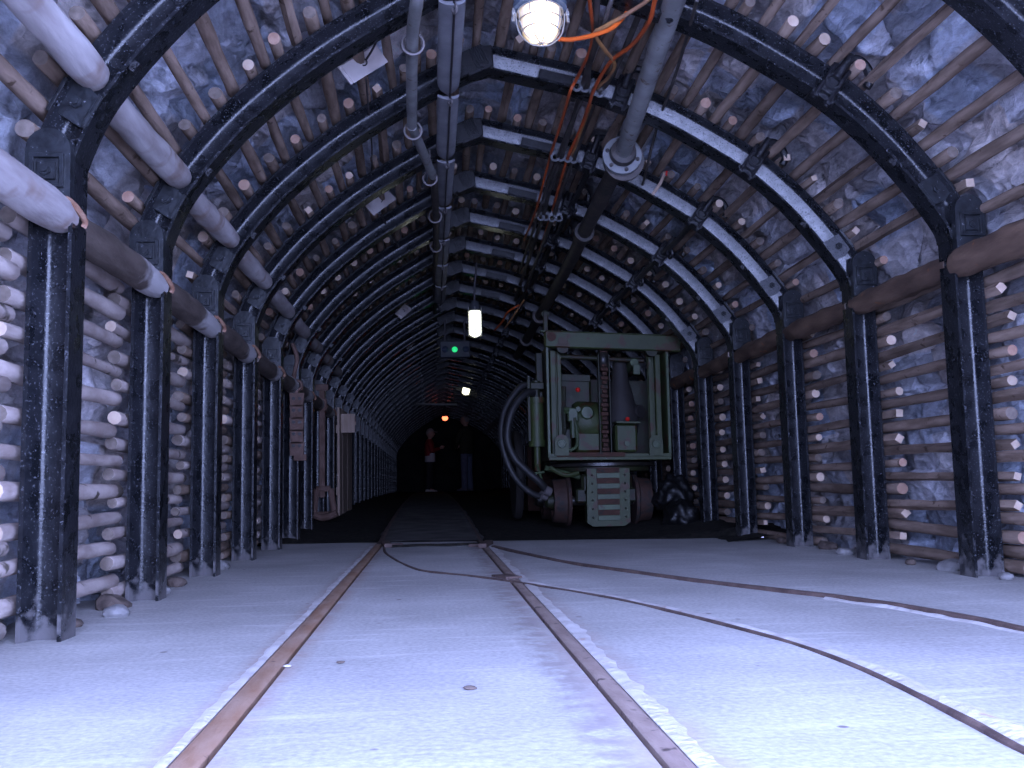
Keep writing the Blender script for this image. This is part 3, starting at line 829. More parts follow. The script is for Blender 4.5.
def pole_slots(k):
    """arc-length positions of the poles in bay k"""
    out = []
    off = 0.5 if k % 2 else 0.0
    n = 12
    for i in range(n):
        out.append(('l', i, S_L0 + .045 + (i + off) * (S_L1 - S_L0 - .05) / n))
    n = 11
    for i in range(n):
        out.append(('r', i, S_R0 - .045 - (i + off) * (S_R0 - S_R1 - .05) / n))
    nv = 12
    for i in range(nv):
        out.append(('vl', i, S_CR - (i + .25 + off * .98) * (S_CR - S_L1 - .02) / nv))
    nv = 14
    for i in range(nv):
        out.append(('vr', i, S_CR + (i + .25 + off * .98) * (S_R1 - S_CR - .02) / nv))
    return out


def visible(p):
    q = px(p)
    return q is not None and -25 < q[0] < 1049 and -25 < q[1] < 793


n_ind = 0
far_mb = MB()
first_used = False
for k in range(0, 16):
    for side, i, s in pole_slots(k):
        q = random.Random(k * 1000 + int(s * 977))
        s += q.uniform(-.006, .006)
        y0 = Y_ARCH[k] - (.105 if side in ('vl', 'vr') else .125) + q.uniform(-.03, .03)
        if side == 'l':
            y1 = Y_ARCH[k + 1] - .085 + q.uniform(-.03, .03)
        else:
            y1 = Y_ARCH[k + 1] + .03 + q.uniform(-.03, .05)
        x, z, nx, nz = on_path(s, POLE_D + q.uniform(0, .003))
        vis = [t for t in (0, .25, .5, .75, 1) if visible((x, y0 + (y1 - y0) * t, z))]
        if not vis:
            continue
        if n_ind < 300 and k <= 5:
            if side == 'l':
                key = q.choice(['dusty', 'dusty', 'dusty', 'dusty', 'dusty', 'dustypale']) if k < 3 else q.choice(['dusty', 'dustypale', 'grey'])
            elif side == 'r':
                key = q.choice(['pale', 'grey', 'red', 'split', 'split', 'grey'])
            else:
                key = q.choice(['pale', 'split', 'grey', 'grey', 'grey', 'red'])
            me = q.choice(POLES[key])
            o = bpy.data.objects.new('lagging_pole', me)
            COL.objects.link(o)
            rr = q.uniform(.74, 1.0)
            o.scale = (rr, y1 - y0, rr)
            o.location = (x, y0, z)
            o.rotation_euler = (q.uniform(-.006, .006), q.uniform(0, 6.28), q.uniform(-.006, .006))
            if side in ('l', 'vl'):
                fa = k
            else:
                fa = k
            between = {0: 'in front of the nearest left post'}
            if side == 'l':
                bay = 'before the first left post' if k == 0 else f'between {ORD[k]} and {ORD[k + 1]} left posts'
                lab = f'dusty lagging pole on left wall, {ORD[i + 1]} up from floor, {bay}'
            elif side == 'r':
                bay = 'before the first right post' if k <= 1 else f'between {ORD[k - 1]} and {ORD[k]} right posts'
                lab = f'brown lagging pole on right wall, {ORD[i + 1]} up from floor, {bay}'
                if k == 0:
                    lab = f'brown lagging pole on right wall, {ORD[i + 1]} up from floor, nearest the camera'
            else:
                hs = 'left' if side == 'vl' else 'right'
                bay = 'nearest vault bay' if k == 0 else f'vault between {ORD[k]} and {ORD[k + 1]} visible arches'
                lab = f'round lagging pole {ORD[i + 1]} {hs} of the crown, {bay}'
            tag(o, lab, 'lagging pole', {'l': 'lagging poles of the left wall', 'r': 'lagging poles of the right wall'}.get(side, 'lagging poles over the vault'))
            n_ind += 1
        else:
            pts = [Vector((x, y0 + (y1 - y0) * t, z)) for t in (0, .5, 1)]
            ec = q.choice([1, 1, 2, 3])
            far_mb.tube(pts, R_P * q.uniform(.86, 1.04), 7, 0, True, (ec, ec))
fo = far_mb.build('far_lagging', ['bark', 'end_pale', 'end_red', 'end_grey'], smooth=True, angle=50)
tag(fo, 'countless small lagging poles between the farther steel arches deep in the tunnel', 'lagging', kind='stuff')


# ------------------------------------------------------------------ round strut timbers
def timber(pa, pb, r, m, seed, label, group, hook=True, side=-1, rough_=.10):
    pa, pb = Vector(pa), Vector(pb)
    q = random.Random(seed)
    root = thing('strut_timber', label, 'timber', pa, group)
    d = pb - pa
    mb = MB()
    pts, rs = [], []
    n = 12
    for i in range(n + 1):
        t = i / n
        pts.append(d * t + Vector((math.sin(t * 3 + seed) * .004, 0, math.cos(t * 3 + seed) * .004)))
        rs.append(r * (1 + .05 * math.sin(t * 6 + seed) - .04 * t))
    rs[0] *= .96; rs[-1] *= .94
    mb.tube(pts, rs, 16, 0, True, (1, 1))
    for v in range(len(mb.v)):
        p = mb.v[v]
        mb.v[v] = p + Vector((mnoise.noise(p * 9 + Vector((seed, 0, 0))), 0, mnoise.noise(p * 9 + Vector((0, seed, 9))))) * r * rough_ + Vector((mnoise.noise(p * 30 + Vector((seed, 4, 0))), 0, mnoise.noise(p * 30 + Vector((3, seed, 9))))) * r * rough_ * .6
    mb.build('log', [m, 'end_grey' if m != 'timber_pale' else m], root, smooth=True, angle=50)
    if hook:
        e = d * 0.985 + Vector((-side * r * .75, -.02, r * .35))
        hp = [e + Vector((side * .01, -.05, .0)), e + Vector((0, -.035, .012)), e + Vector((-side * .012, .0, .0)), e + Vector((-side * .018, .045, -.02)), e + Vector((-side * .012, .05, -.035))]
        MB().tube(catmull(hp, 3), .0075, 6).build('cramp_hook', 'hook', root, smooth=True)
    return root


for k in range(0, 9):
    ya, yb = Y_ARCH[k] + .018, Y_ARCH[k + 1] - .018
    where = 'resting on the nearest left post' if k == 0 else f'between {ORD[k]} and {ORD[k + 1]} left posts'
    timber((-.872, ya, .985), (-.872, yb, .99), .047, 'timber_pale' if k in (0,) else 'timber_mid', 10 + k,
           f'thick {"pale grey" if k == 0 else "bicolour"} round strut timber at post-top height, {where}', 'lower left strut timbers', True, -1)
    x, z, nx, nz = on_path(s_at_z(1.335), .008)
    where = 'ending at the nearest left arch' if k == 0 else f'between {ORD[k]} and {ORD[k + 1]} visible arches'
    timber((x, ya, z - .01), (x, yb, z + .01), .043 if k < 2 else .042, 'timber_pale', 40 + k,
           f'{"pale bare" if k < 2 else "grey"} round strut timber sloping along left haunch, {where}', 'upper left strut timbers', False)
    if k >= 1:
        where = 'rust-stained, ending at first right post' if k == 1 else f'between {ORD[k - 1]} and {ORD[k]} right posts'
        timber((1.812, ya, 1.062), (1.812, yb, 1.058), .052 if k == 1 else .045, 'timber_brown', 70 + k,
               f'dark brown strut timber at post-top height, {where}', 'right strut timbers', False, -1, .26)

# ------------------------------------------------------------------ floor
RC = -.006
RL, RR = RC - .30, RC + .30
HL, HR = .019, .015


def edge_y(x):
    return 6.32 - .22 * (x - .2) if x < .2 else 6.32 - .2 * (x - .2)


xs = [-1.45, -1.25, -1.12, -1.0, -.9, -.8, -.7, -.6, -.5, -.42, RL - HL - .002, RL - HL - .0019, RL + HL + .0019, RL + HL + .002, RL + HL + .008, RL + HL + .009, -.2, -.1, 0, .1, .2, RR - HR - .010, RR - HR - .009, RR - HR - .002, RR - HR - .0019, RR + HR + .0019, RR + HR + .002, .4, .5, .6, .7, .8, .9, 1.0, 1.1, 1.2, 1.3, 1.4, 1.5, 1.6, 1.7, 1.8, 1.9, 2.05, 2.2, 2.4]


def is_low(x):
    return (RL - HL - .00195 < x < RL + HL + .0085) or (RR - HR - .0095 < x < RR + HR + .00195)


mb = MB()
NY = 130
for x in xs:
    ye = edge_y(x)
    for j in range(NY + 1):
        t = j / NY
        y = -3.0 + (ye + 3.0) * t ** .8
        z = -.035 if is_low(x) else (.004 * mnoise.noise(Vector((x * 1.5, y * 1.2, 0))) + .002 * mnoise.noise(Vector((x * 6, y * 6, 4)))) * (0.0 if abs(x - RL) < .06 or abs(x - RR) < .06 else 1.0)
        if not is_low(x) and j == NY:
            z -= .004
        jag = .02 * mnoise.noise(Vector((x * 5, 2, 0))) if j == NY else 0
        mb.v.append(Vector((x, y + jag, z)))
m = NY + 1
for i in range(len(xs) - 1):
    low = is_low((xs[i] + xs[i + 1]) / 2)
    for j in range(NY):
        mb.f.append([i * m + j, (i + 1) * m + j, (i + 1) * m + j + 1, i * m + j + 1]); mb.m.append(1 if low else 0)
# front lip of the slab
for i in range(len(xs) - 1):
    b = len(mb.v)
    a0, a1 = mb.v[i * m + NY], mb.v[(i + 1) * m + NY]
    mb.v += [a0 - Vector((0, 0, .34)), a1 - Vector((0, 0, .34))]
    mb.f.append([i * m + NY, (i + 1) * m + NY, b + 1, b]); mb.m.append(0)
struct(mb.build('floor', ['concrete', 'groove'], smooth=True, angle=35), 'pale dusty concrete floor with rails let in')

# dark coal dirt beyond the slab
mb = MB()
gx = [-1.45 + .055 * i for i in range(71)]
gy = [5.6 + (27 - 5.6) * (j / 170) ** 1.5 for j in range(171)]
for x in gx:
    for y in gy:
        n1 = mnoise.noise(Vector((x * 3, y * 3, 1))); n2 = mnoise.noise(Vector((x * 11, y * 11, 5)))
        side = max(0, abs(x - .3) - .9) * .12
        z = rise(y) - .018 + .012 * n1 + .010 * n2 + side - (.035 if y < edge_y(x) + .03 else 0) + (.0 if abs(x - RC) > .36 else -.012)
        mb.v.append(Vector((x, y, z)))
m = len(gy)
for i in range(len(gx) - 1):
    for j in range(m - 1):
        mb.f.append([i * m + j, (i + 1) * m + j, (i + 1) * m + j + 1, i * m + j + 1]); mb.m.append(0)
struct(mb.build('ground', 'gravel', smooth=True, angle=60), 'black coal dirt covering the ground deeper in')
mb = MB()
tx = [-.34 + .0485 * i for i in range(15)]
ty = [6.2 + (24 - 6.2) * (j / 90) ** 1.3 for j in range(91)]
for i, x in enumerate(tx):
    for y in ty:
        jag = .03 * mnoise.noise(Vector((i * 3.0, y * 2.5, 7))) if i in (0, 14) else 0
        y_ = max(y, edge_y(x) - .01) if y < 6.5 else y
        mb.v.append(Vector((x + jag, y_, rise(y_) + .006 + .006 * mnoise.noise(Vector((x * 4, y * 4, 2))) - (.03 if i in (0, 14) else 0))))
m = len(ty)
for i in range(14):
    for j in range(m - 1):
        mb.f.append([i * m + j, (i + 1) * m + j, (i + 1) * m + j + 1, i * m + j + 1]); mb.m.append(0)
struct(mb.build('path', 'trackway', smooth=True, angle=60), 'dusty walkway between the rails running into the dark')


# ------------------------------------------------------------------ rails
def rail(pts, w, top, name, label, m, sub=8):
    c = catmull([Vector((x, y, 0)) for x, y in pts], sub)
    sec = [(-w / 2, -.03), (-w / 2, top - .003), (-w / 2 + .004, top), (w / 2 - .004, top), (w / 2, top - .003), (w / 2, -.03)]
    mb = MB()
    n = len(sec); k = len(c)
    for i, p in enumerate(c):
        t = (c[min(i + 1, k - 1)] - c[max(i - 1, 0)]).normalized()
        s_ = Vector((t.y, -t.x, 0))
        for a, b in sec:
            mb.v.append(p + s_ * a + Vector((0, 0, b + rise(p.y))) + Vector((0, 0, .0012 * mnoise.noise(Vector((p.x * 9, p.y * 9, a * 60))))))
    for i in range(k - 1):
        for j in range(n):
            mb.f.append([i * n + j, i * n + (j + 1) % n, (i + 1) * n + (j + 1) % n, (i + 1) * n + j]); mb.m.append(0)
    mb.f.append(list(range(n))); mb.m.append(0)
    mb.f.append([(k - 1) * n + j for j in range(n)]); mb.m.append(0)
    return tag(mb.build(name, m, smooth=True, angle=40), label, 'rail', 'rails let into the floor')


def straight(x, y0, y1, n):
    return [(x, y0 + (y1 - y0) * i / n) for i in range(n + 1)]


rail(straight(RL, -1.5, 6.15, 24), HL * 2, .002, 'rail', 'long straight rusty orange rail left of the walkway, near length on the concrete', 'rail_red', 4)
rail(straight(RL, 6.156, 20, 24), HL * 2, .004, 'rail', 'dark left rail running on into the coal dirt beyond the concrete', 'rail_dark', 4)
rail(straight(RR, -1.5, 3.0, 12), HR * 2, .002, 'rail', 'straight brown rail right of the walkway, near length before its joint', 'rail', 4)
rail(straight(RR, 3.006, 6.05, 12), HR * 2, .002, 'rail', 'straight brown rail right of the walkway, between its joint and the dirt', 'rail', 4)
rail(straight(RR, 6.056, 20, 24), HR * 2, .004, 'rail', 'dark right rail running on into the coal dirt beyond the concrete', 'rail_dark', 4)
CURVE_A = [(-.262, 5.9), (-.235, 5.4), (-.167, 4.85), (-.10, 4.45), (-.02, 4.14), (.175, 3.83), (.405, 3.31), (.569, 2.85), (.71, 2.24), (.75, 1.855), (.735, 1.45), (.715, 1.2), (.70, .6), (.70, -.8)]
CURVE_B = [(.335, 5.65), (.55, 4.47), (.72, 3.92), (.891, 3.44), (1.15, 2.82), (1.247, 2.40), (1.268, 2.15), (1.275, 1.5), (1.275, -.8)]
rail(CURVE_A, .013, .006, 'rail', 'thin curving branch rail crossing the straight rail, white crust along it', 'rail_dark', 6)
rail(CURVE_B, .022, .010, 'rail', 'dark curving branch rail nearest the right posts', 'rail_dark', 6)


def crust(pts, off, w, hgt, seed, name, dens=1.0, y0=-9, y1=99):
    """lumpy mortar ridge beside a rail"""
    c = [p for p in catmull([Vector((x, y, 0)) for x, y in pts], 24) if y0 < p.y < y1]
    mb = MB()
    k = len(c); n = 6
    for i, p in enumerate(c):
        t = (c[min(i + 1, k - 1)] - c[max(i - 1, 0)]).normalized()
        s_ = Vector((t.y, -t.x, 0))
        ww = w * (1 + .5 * mnoise.noise(Vector((p.y * 4, seed, 0))) + .16 * mnoise.noise(Vector((p.y * 17, seed, 3))))
        hh = hgt * max(.2, .75 + .7 * mnoise.noise(Vector((p.y * 7, seed, 5))) + .25 * mnoise.noise(Vector((p.y * 21, seed, 8))))
        for j in range(n):
            a = j / (n - 1)
            z = (hh * math.sin(PI * min(1, a * 1.25 + .12)) if j < n - 1 else -.004)
            z += .15 * hh * mnoise.noise(Vector((p.x * 40, p.y * 30, j * .4)))
            mb.v.append(p + s_ * (off + ww * a * (1 if off > 0 else -1)) + Vector((0, 0, z + rise(p.y) - .001)))
    for i in range(k - 1):
        for j in range(n - 1):
            mb.f.append([i * n + j, i * n + j + 1, (i + 1) * n + j + 1, (i + 1) * n + j]); mb.m.append(0)
    return struct(mb.build(name, 'crust', smooth=True, angle=60), 'whitish crumbly mortar ridge along a floor rail')


crust(straight(RL, -1, 6, 40), -HL - .002, .032, .0035, 2, 'trim_1')
crust(straight(RR, -1, 6, 40), HR + .002, .048, .0045, 5, 'trim_2')
crust(CURVE_A, -.008, .055, .009, 9, 'trim_3', y0=-.5, y1=3.6)
crust(CURVE_B, .012, .030, .006, 13, 'trim_4', y0=-.5, y1=2.9)

# frog plates at the crossing and the switch tongues
mb = MB()
mb.box((.272, 3.80, .003), (.065, .13, .010), Matrix.Rotation(.35, 3, 'Z'))
tag(mb.build('frog_plate', 'rail_dark'), 'dark iron crossing plate where branch rail meets the straight rail', 'rail crossing')
for x, y, a, lab in ((-.255, 6.0, .1, 'dark switch tongue end lying beside the left straight rail'), (.30, 5.75, -.16, 'dark switch tongue end lying beside the right straight rail')):
    mb = MB()
    mb.box((x, y, .012), (.045, .36, .024), Matrix.Rotation(a, 3, 'Z'))
    mb.box((x + (.05 if x < 0 else -.05), y - .05, .008), (.09, .05, .016), Matrix.Rotation(a, 3, 'Z'))
    tag(mb.build('switch_tongue', 'rail_dark'), lab, 'rail switch')
mb = MB().tube([Vector((-.25 + .52 * i / 12, 5.86 - .02 * math.sin(i), .006)) for i in range(13)], .009, 6)
tag(mb.build('switch_rod', 'gravel', smooth=True), 'thin dark rod crossing the walkway between the switch tongues', 'rod')
# little stones on the floor
for i, (x, y, r, lab) in enumerate([(470, 690, .008, 'dark flat stone chip lying mid floor between the rails'), (341, 664, .006, 'small dark stone chip beside the left rail'), (287, 668, .006, 'tiny pale stone chip right of the left rail')]):
    d = FWD + RIGHT * ((x - 512) / F_PX) + UP * ((384 - y) / F_PX)
    p = EYE + d * (-CAM_H / d.z)
    mb = MB()
    bm = bmesh.new(); bmesh.ops.create_icosphere(bm, subdivisions=2, radius=r)
    for v in bm.verts:
        v.co = Vector((v.co.x * 1.5, v.co.y * .9, v.co.z * .45)) * (1 + .35 * mnoise.noise(v.co * 130 + Vector((i, 0, 0))))
    bm.verts.index_update()
    mb.add([v.co for v in bm.verts], [[v.index for v in f.verts] for f in bm.faces]); bm.free()
    tag(mb.build('stone_chip', 'crust' if i == 2 else 'groove', loc=(p.x, p.y, .004)), lab, 'stone')

# rubble at the feet of the posts
rub = [(-.90, 2.72), (-.86, 2.95), (-.93, 3.15), (-.88, 3.55), (-.90, 3.8), (1.86, 3.62), (1.84, 3.9), (1.80, 4.45), (1.86, 4.8), (1.83, 3.22), (1.84, 5.35), (-.9, 4.55)]
for i, (x, y) in enumerate(rub):
    bm = bmesh.new(); bmesh.ops.create_icosphere(bm, subdivisions=2, radius=.018 + .010 * (i % 3))
    for v in bm.verts:
        v.co = Vector((v.co.x * 1.2, v.co.y * 1.5, v.co.z * .8)) * (1 + .5 * mnoise.noise(v.co * 25 + Vector((i * 3, 0, 0))))
    bm.verts.index_update()
    mb = MB().add([v.co for v in bm.verts], [[v.index for v in f.verts] for f in bm.faces]); bm.free()
    post = {0: 'just past the nearest left post', 1: 'midway between first and second left posts', 2: 'just before the second left post', 3: 'just past the second left post', 4: 'midway between second and third left posts', 5: 'just past the first right post', 6: 'midway between first and second right posts', 7: 'just past the second right post', 8: 'midway between second and third right posts', 9: 'just before the first right post', 10: 'past the third right post', 11: 'past the third left post'}[i]
    tag(mb.build('rubble_stone', MT['rubble'] if i % 2 else MT['groove'], loc=(x, y, .010)), f'loose stone at the foot of the wall, {post}', 'stone', 'loose stones at the wall foot')


# ------------------------------------------------------------------ overhead pipes, struts, cables
def smoothtube(pts, r, name, m, parent=None, n=10, sub=6, loc=(0, 0, 0)):
    L = Vector(loc)
    return MB().tube([p - L for p in catmull(pts, sub)], r, n).build(name, m, parent, (0, 0, 0) if parent is not None else loc, smooth=True, angle=50)


# big flanged pipe
p_near, p_fl, p_mid, p_end = at(688, -40, 3.0), at(622, 156, 4.6), at(563, 275, 7.2), at(517, 356, 11.0)
root = thing('flanged_pipe', 'big grey overhead pipe with bolted round flange, dark beyond the flange', 'pipe', p_fl)
smoothtube([p_near, p_near.lerp(p_fl, .5), p_fl], .037, 'near_pipe', 'pipe_grey', root, 16, 6, p_fl)['label'] = 'pale grey near length of pipe'
o = smoothtube([p_fl, p_fl.lerp(p_mid, .5), p_mid, p_end], .042, 'far_pipe', 'pipe_dark', root, 14, 6, p_fl)
o['label'] = 'dark far length of pipe'
ax = (p_fl - p_near).normalized()
T = ax.to_track_quat('Z', 'Y').to_matrix().to_4x4()
MB().lathe([(.038, -.06), (.058, -.052), (.062, -.02), (.052, 0)], 20, T @ Matrix.Translation((0, 0, -.01))).build('collar', 'pipe_dark', root, smooth=True, angle=40)
MB().lathe([(.0, -.012), (.09, -.012), (.09, .012), (.0, .012)], 28, T, caps=False).build('flange', 'flange', root, smooth=True, angle=30)['label'] = 'pale grey flange plate'
T2 = T @ Matrix.Translation((-.012, -.012, .032)) @ Matrix.Rotation(-.14, 4, 'X')
MB().lathe([(.0, -.012), (.094, -.012), (.094, .016), (.05, .05), (.0, .05)], 28, T2, caps=False).build('flange', 'pipe_dark', root, smooth=True, angle=30)
for i in range(6):
    a = 2 * PI * i / 6 + .3
    b = MB(); hexbolt(b, T @ Vector((.072 * math.cos(a), .072 * math.sin(a), -.012)), -ax, .010, .008)
    b.build('flange_bolt', 'pipe_dark', root)
for t in (.42, .74):
    c = p_mid.lerp(p_end, t) - p_fl
    MB().lathe([(.042, -.05), (.062, -.05), (.062, .05), (.042, .05)], 16, Matrix.Translation(c) @ (p_end - p_mid).normalized().to_track_quat('Z', 'Y').to_matrix().to_4x4()).build('coupling', 'pipe_dark', root, smooth=True, angle=40)
c = p_fl.lerp(p_mid, .55) - p_fl
MB().lathe([(.042, -.05), (.060, -.05), (.060, .05), (.042, .05)], 16, Matrix.Translation(c) @ (p_mid - p_fl).normalized().to_track_quat('Z', 'Y').to_matrix().to_4x4()).build('coupling', 'pipe_dark', root, smooth=True, angle=40)

# thin pipe with ring hangers on the left of the crown
pl = [at(421, -30, 2.9), at(417, 0, 3.0), at(412, 45, 3.36), at(412, 125, 4.18), at(433, 176, 5.05), at(436, 218, 5.94), at(436, 245, 6.75), at(435, 275, 8.0), at(435, 320, 10.5)]
root = thing('hanging_pipe', 'thin grey pipe slung in iron rings left of the crown', 'pipe', pl[2])
MB().tube([p - pl[2] for p in catmull(pl[:4], 6)], .021, 12).build('pipe_length', 'pipe_grey', root, smooth=True)
MB().tube([p - pl[2] for p in catmull([pl[3] + (pl[3] - pl[2]) * .02, pl[4]], 4)], .021, 12).build('pipe_length', 'pipe_grey', root, smooth=True)
MB().tube([p - pl[2] for p in catmull([pl[4] + Vector((.005, .02, .0))] + pl[5:], 4)], .020, 10).build('pipe_length', 'pipe_dark', root, smooth=True)
for i, (p, t) in enumerate([(at(413, 43, 3.35), (0, 1, .1)), (at(413, 130, 4.2), (0, 1, .1)), (at(430, 178, 5.03), (.1, 1, .1)), (at(435, 216, 5.92), (0, 1, .1)), (at(436, 246, 6.75), (0, 1, .1))]):
    c = p - pl[2]
    MB().ring(c - Vector((0, 0, .003)), .036 if i != 2 else .034, .005, t, 20, 6).tube([c + Vector((0, 0, .032)), c + Vector((.004, .004, .075)), c + Vector((.0, .0, .14))], .005, 6).build('ring_hanger', 'ring', root, smooth=True)

# half round spacer struts between the arches beside the crown
for k in range(1, 9):
    ya, yb = Y_ARCH[k] - .03, Y_ARCH[k + 1] - .075
    xa = .088 + .002 * k
    za = 1.955
    if k == 1:
        lab = 'dusty grey flat strut by the crown, nearest of its row, above frame edge'
    elif k == 2:
        lab = 'dusty grey flat strut by the crown with rounded end before third arch'
    else:
        lab = f'dusty grey flat strut by the crown between {ORD[k]} and {ORD[k + 1]} visible arches'
    loc = Vector((xa, ya, za))
    root = thing('spacer_strut', lab, 'strut', loc, 'spacer struts beside the crown')
    w = .046
    n = 10
    prof = []
    L = yb - ya
    rows = [0, .3, .6, .85, .93, .97, 1.0]
    wid = [1, 1, 1, 1, .93, .75, .42]
    mb = MB()
    for t, ww in zip(rows, wid):
        ring_ = []
        for j in range(n):
            a = PI * j / (n - 1)
            ring_.append(Vector((-w * ww * math.cos(a), t * L, -.018 * math.sin(a) * (.6 + .4 * ww))))
        for j in range(n):
            a = PI * (n - 1 - j) / (n - 1)
            ring_.append(Vector((-w * ww * .9 * math.cos(a), t * L, -.018 * math.sin(a) * .6 + .006)))
        mb.v += ring_
    m = 2 * n
    for i in range(len(rows) - 1):
        for j in range(m):
            mb.f.append([i * m + j, i * m + (j + 1) % m, (i + 1) * m + (j + 1) % m, (i + 1) * m + j]); mb.m.append(0)
    mb.f.append(list(range(m))); mb.m.append(0)
    mb.f.append([(len(rows) - 1) * m + j for j in range(m)]); mb.m.append(0)
    mb.build('strut_body', 'duct', root, smooth=True, angle=40)
    MB().tube([(.008, .03, -.022), (.008, L * .5, -.026), (.008, L + .02, -.02)], .0045, 6).build('tie_rod', 'wire', root, smooth=True)
    MB().ring((.008, .01, -.024), .017, .0045, (1, .4, .2), 14, 6).build('rod_eye', 'ring', root, smooth=True)

# bars joining the yoke clamps of the far arches
for k in range(4, 10):
    for xx, zz, cl in ((1.372, 1.69, 'right'), (.83, 1.955, 'middle')):
        if cl == 'middle' and k < 4:
            continue
        a = Vector((xx, Y_ARCH[k] + .06, zz - .02)); b = Vector((xx, Y_ARCH[k + 1] - .11, zz - .03))
        where = 'lower on the right haunch' if cl == 'right' else 'beside the big pipe'
        rt = thing('clamp_bar', f'dark round bar {where}, between {ORD[k]} and {ORD[k + 1]} visible arches', 'bar', a, 'bars between the yoke clamps')
        MB().tube([(0, 0, 0), (b - a) * .5 + Vector((0, 0, -.008)), b - a], [.017, .015, .019], 8).build('bar', 'steel_dark', rt, smooth=True)
        MB().ring((b - a) * .8 + Vector((.0, 0, -.035)), .03, .008, (1, .2, .1), 14, 6).build('bar_loop', 'steel_dark', rt, smooth=True)


def cable(pts, r, m, label, n=8):
    P = [at(*p) for p in pts]
    return tag(MB().tube(catmull(P, 6), r, n).build('cable', m, smooth=True), label, 'cable', 'cables slung under the crown')


cable([(588, -30, 3.1), (590, 5, 3.3), (593, 33, 3.55), (588, 55, 3.8), (576, 80, 4.1), (570, 92, 4.14), (562, 120, 4.5), (552, 150, 4.95), (546, 172, 5.3), (536, 210, 5.9), (524, 240, 6.7)], .0068, 'orange', 'orange cable hanging straight down past the lamp to the cleats, leftmost of the run')
cable([(664, -30, 3.0), (655, 0, 3.15), (649, 22, 3.3), (632, 45, 3.55), (612, 60, 3.75), (601, 76, 3.95), (593, 92, 4.12), (588, 108, 4.3), (580, 130, 4.65), (568, 157, 4.98), (558, 190, 5.5), (552, 212, 5.9), (540, 250, 6.8)], .0078, 'orange', 'thick orange cable swinging in a wide curve beside the big pipe')
cable([(559, 39, 3.27), (572, 39.5, 3.3), (594, 35, 3.35), (612, 28, 3.38), (625, 15, 3.4), (632, 0, 3.42), (640, -25, 3.42)], .0080, 'orange_lit', 'bright orange lamp cable leaving the caged lamp sideways')
cable([(665, -18, 3.25), (648, 0, 3.3), (622, 17, 3.36), (602, 28, 3.42), (595, 34, 3.46), (604, 49, 3.6), (613, 60, 3.75), (614, 68, 3.85), (607, 79, 4.0), (598, 88, 4.12), (588, 112, 4.42), (572, 156, 5.0)], .0075, 'tan', 'tan brown cable looping over the orange lamp cable')
cable([(597, -30, 3.2), (596, 10, 3.36), (592, 50, 3.75), (584, 84, 4.13), (576, 110, 4.45), (562, 155, 4.98), (549, 192, 5.5), (543, 216, 5.92), (528, 262, 7.4), (515, 300, 9.0)], .013, 'black_cable', 'thick black cable behind the leftmost orange one')
cable([(618, -20, 3.3), (605, 20, 3.4), (590, 65, 3.9), (587, 88, 4.14), (570, 125, 4.6), (558, 157, 5.0), (546, 190, 5.5), (536, 222, 6.0), (520, 270, 7.6)], .0085, 'black_cable', 'thin black cable between the cleats under the third arch')
cable([(645, 0, 3.35), (636, 22, 3.5), (622, 55, 3.8), (606, 84, 4.1), (598, 92, 4.15), (588, 118, 4.55), (574, 157, 5.0), (562, 190, 5.5), (553, 217, 5.93), (536, 262, 7.2), (520, 305, 9.0)], .012, 'black_cable', 'dark brownish cable, right of the bundle below the cleats')
cable([(697, 0, 3.1), (686, 40, 3.5), (672, 85, 3.95), (659, 120, 4.3), (651, 150, 4.6), (646, 172, 4.8), (641, 190, 5.2)], .0065, 'black_cable', 'thin black cable hanging down along the right side of the big pipe')
cable([(519, 305, 8.5), (508, 312, 8.6), (502, 322, 8.8), (495, 330, 9.0)], .008, 'orange', 'short orange cable bend right of the lit tube lamp')
cable([(524, 300, 8.5), (512, 318, 8.7), (505, 328, 8.9)], .007, 'tan', 'short tan cable bend right of the lit tube lamp')
cable([(488, 387, 17), (500, 391, 17), (512, 399, 16.5), (525, 412, 16)], .016, 'orange_old', 'sagging orange cable beyond the far lamp')

# cleats that hold the cables under the arches
for k, xs_, yy in ((3, (577, 585, 594, 600), (86, 87, 90, 92)), (4, (555, 561, 568, 574), (157, 157, 158, 159)), (5, (541, 546, 552, 559), (217, 217, 218, 218))):
    Yk = Y_ARCH[k] - .075
    for j, (x, y) in enumerate(zip(xs_, yy)):
        p = at(x, y, Yk)
        mb = MB().ring((0, 0, 0), .018, .007, (.1, 1, .2), 12, 6)
        mb.box((0, .0, .022), (.034, .022, .016)); mb.cyl((0, -.002, .02), (0, -.002, .05), .005, 6)
        o = mb.build('cable_cleat', 'cleat', loc=p, smooth=True, angle=40)
        tag(o, f'small grey cable cleat under the {ORD[k]} visible arch, {ORD[j + 1]} from the left in its row', 'cleat', 'cable cleats under the arches')
# white tipped dead cable end
a, b, c = at(653, 194, 4.75), at(661, 182, 4.8), at(664, 173, 4.85)
rt = thing('cable_stub', 'pale dangling cable stub with red tip right of the pipe flange', 'cable end', a)
MB().tube(catmull([Vector((0, 0, 0)), b - a, c - a], 4), .008, 8).build('sleeve', 'plank', rt, smooth=True)
MB().tube([c - a, c - a + Vector((.012, 0, -.012)), c - a + Vector((.014, .0, .01))], .006, 6).build('tip', 'red_knob', rt, smooth=True)

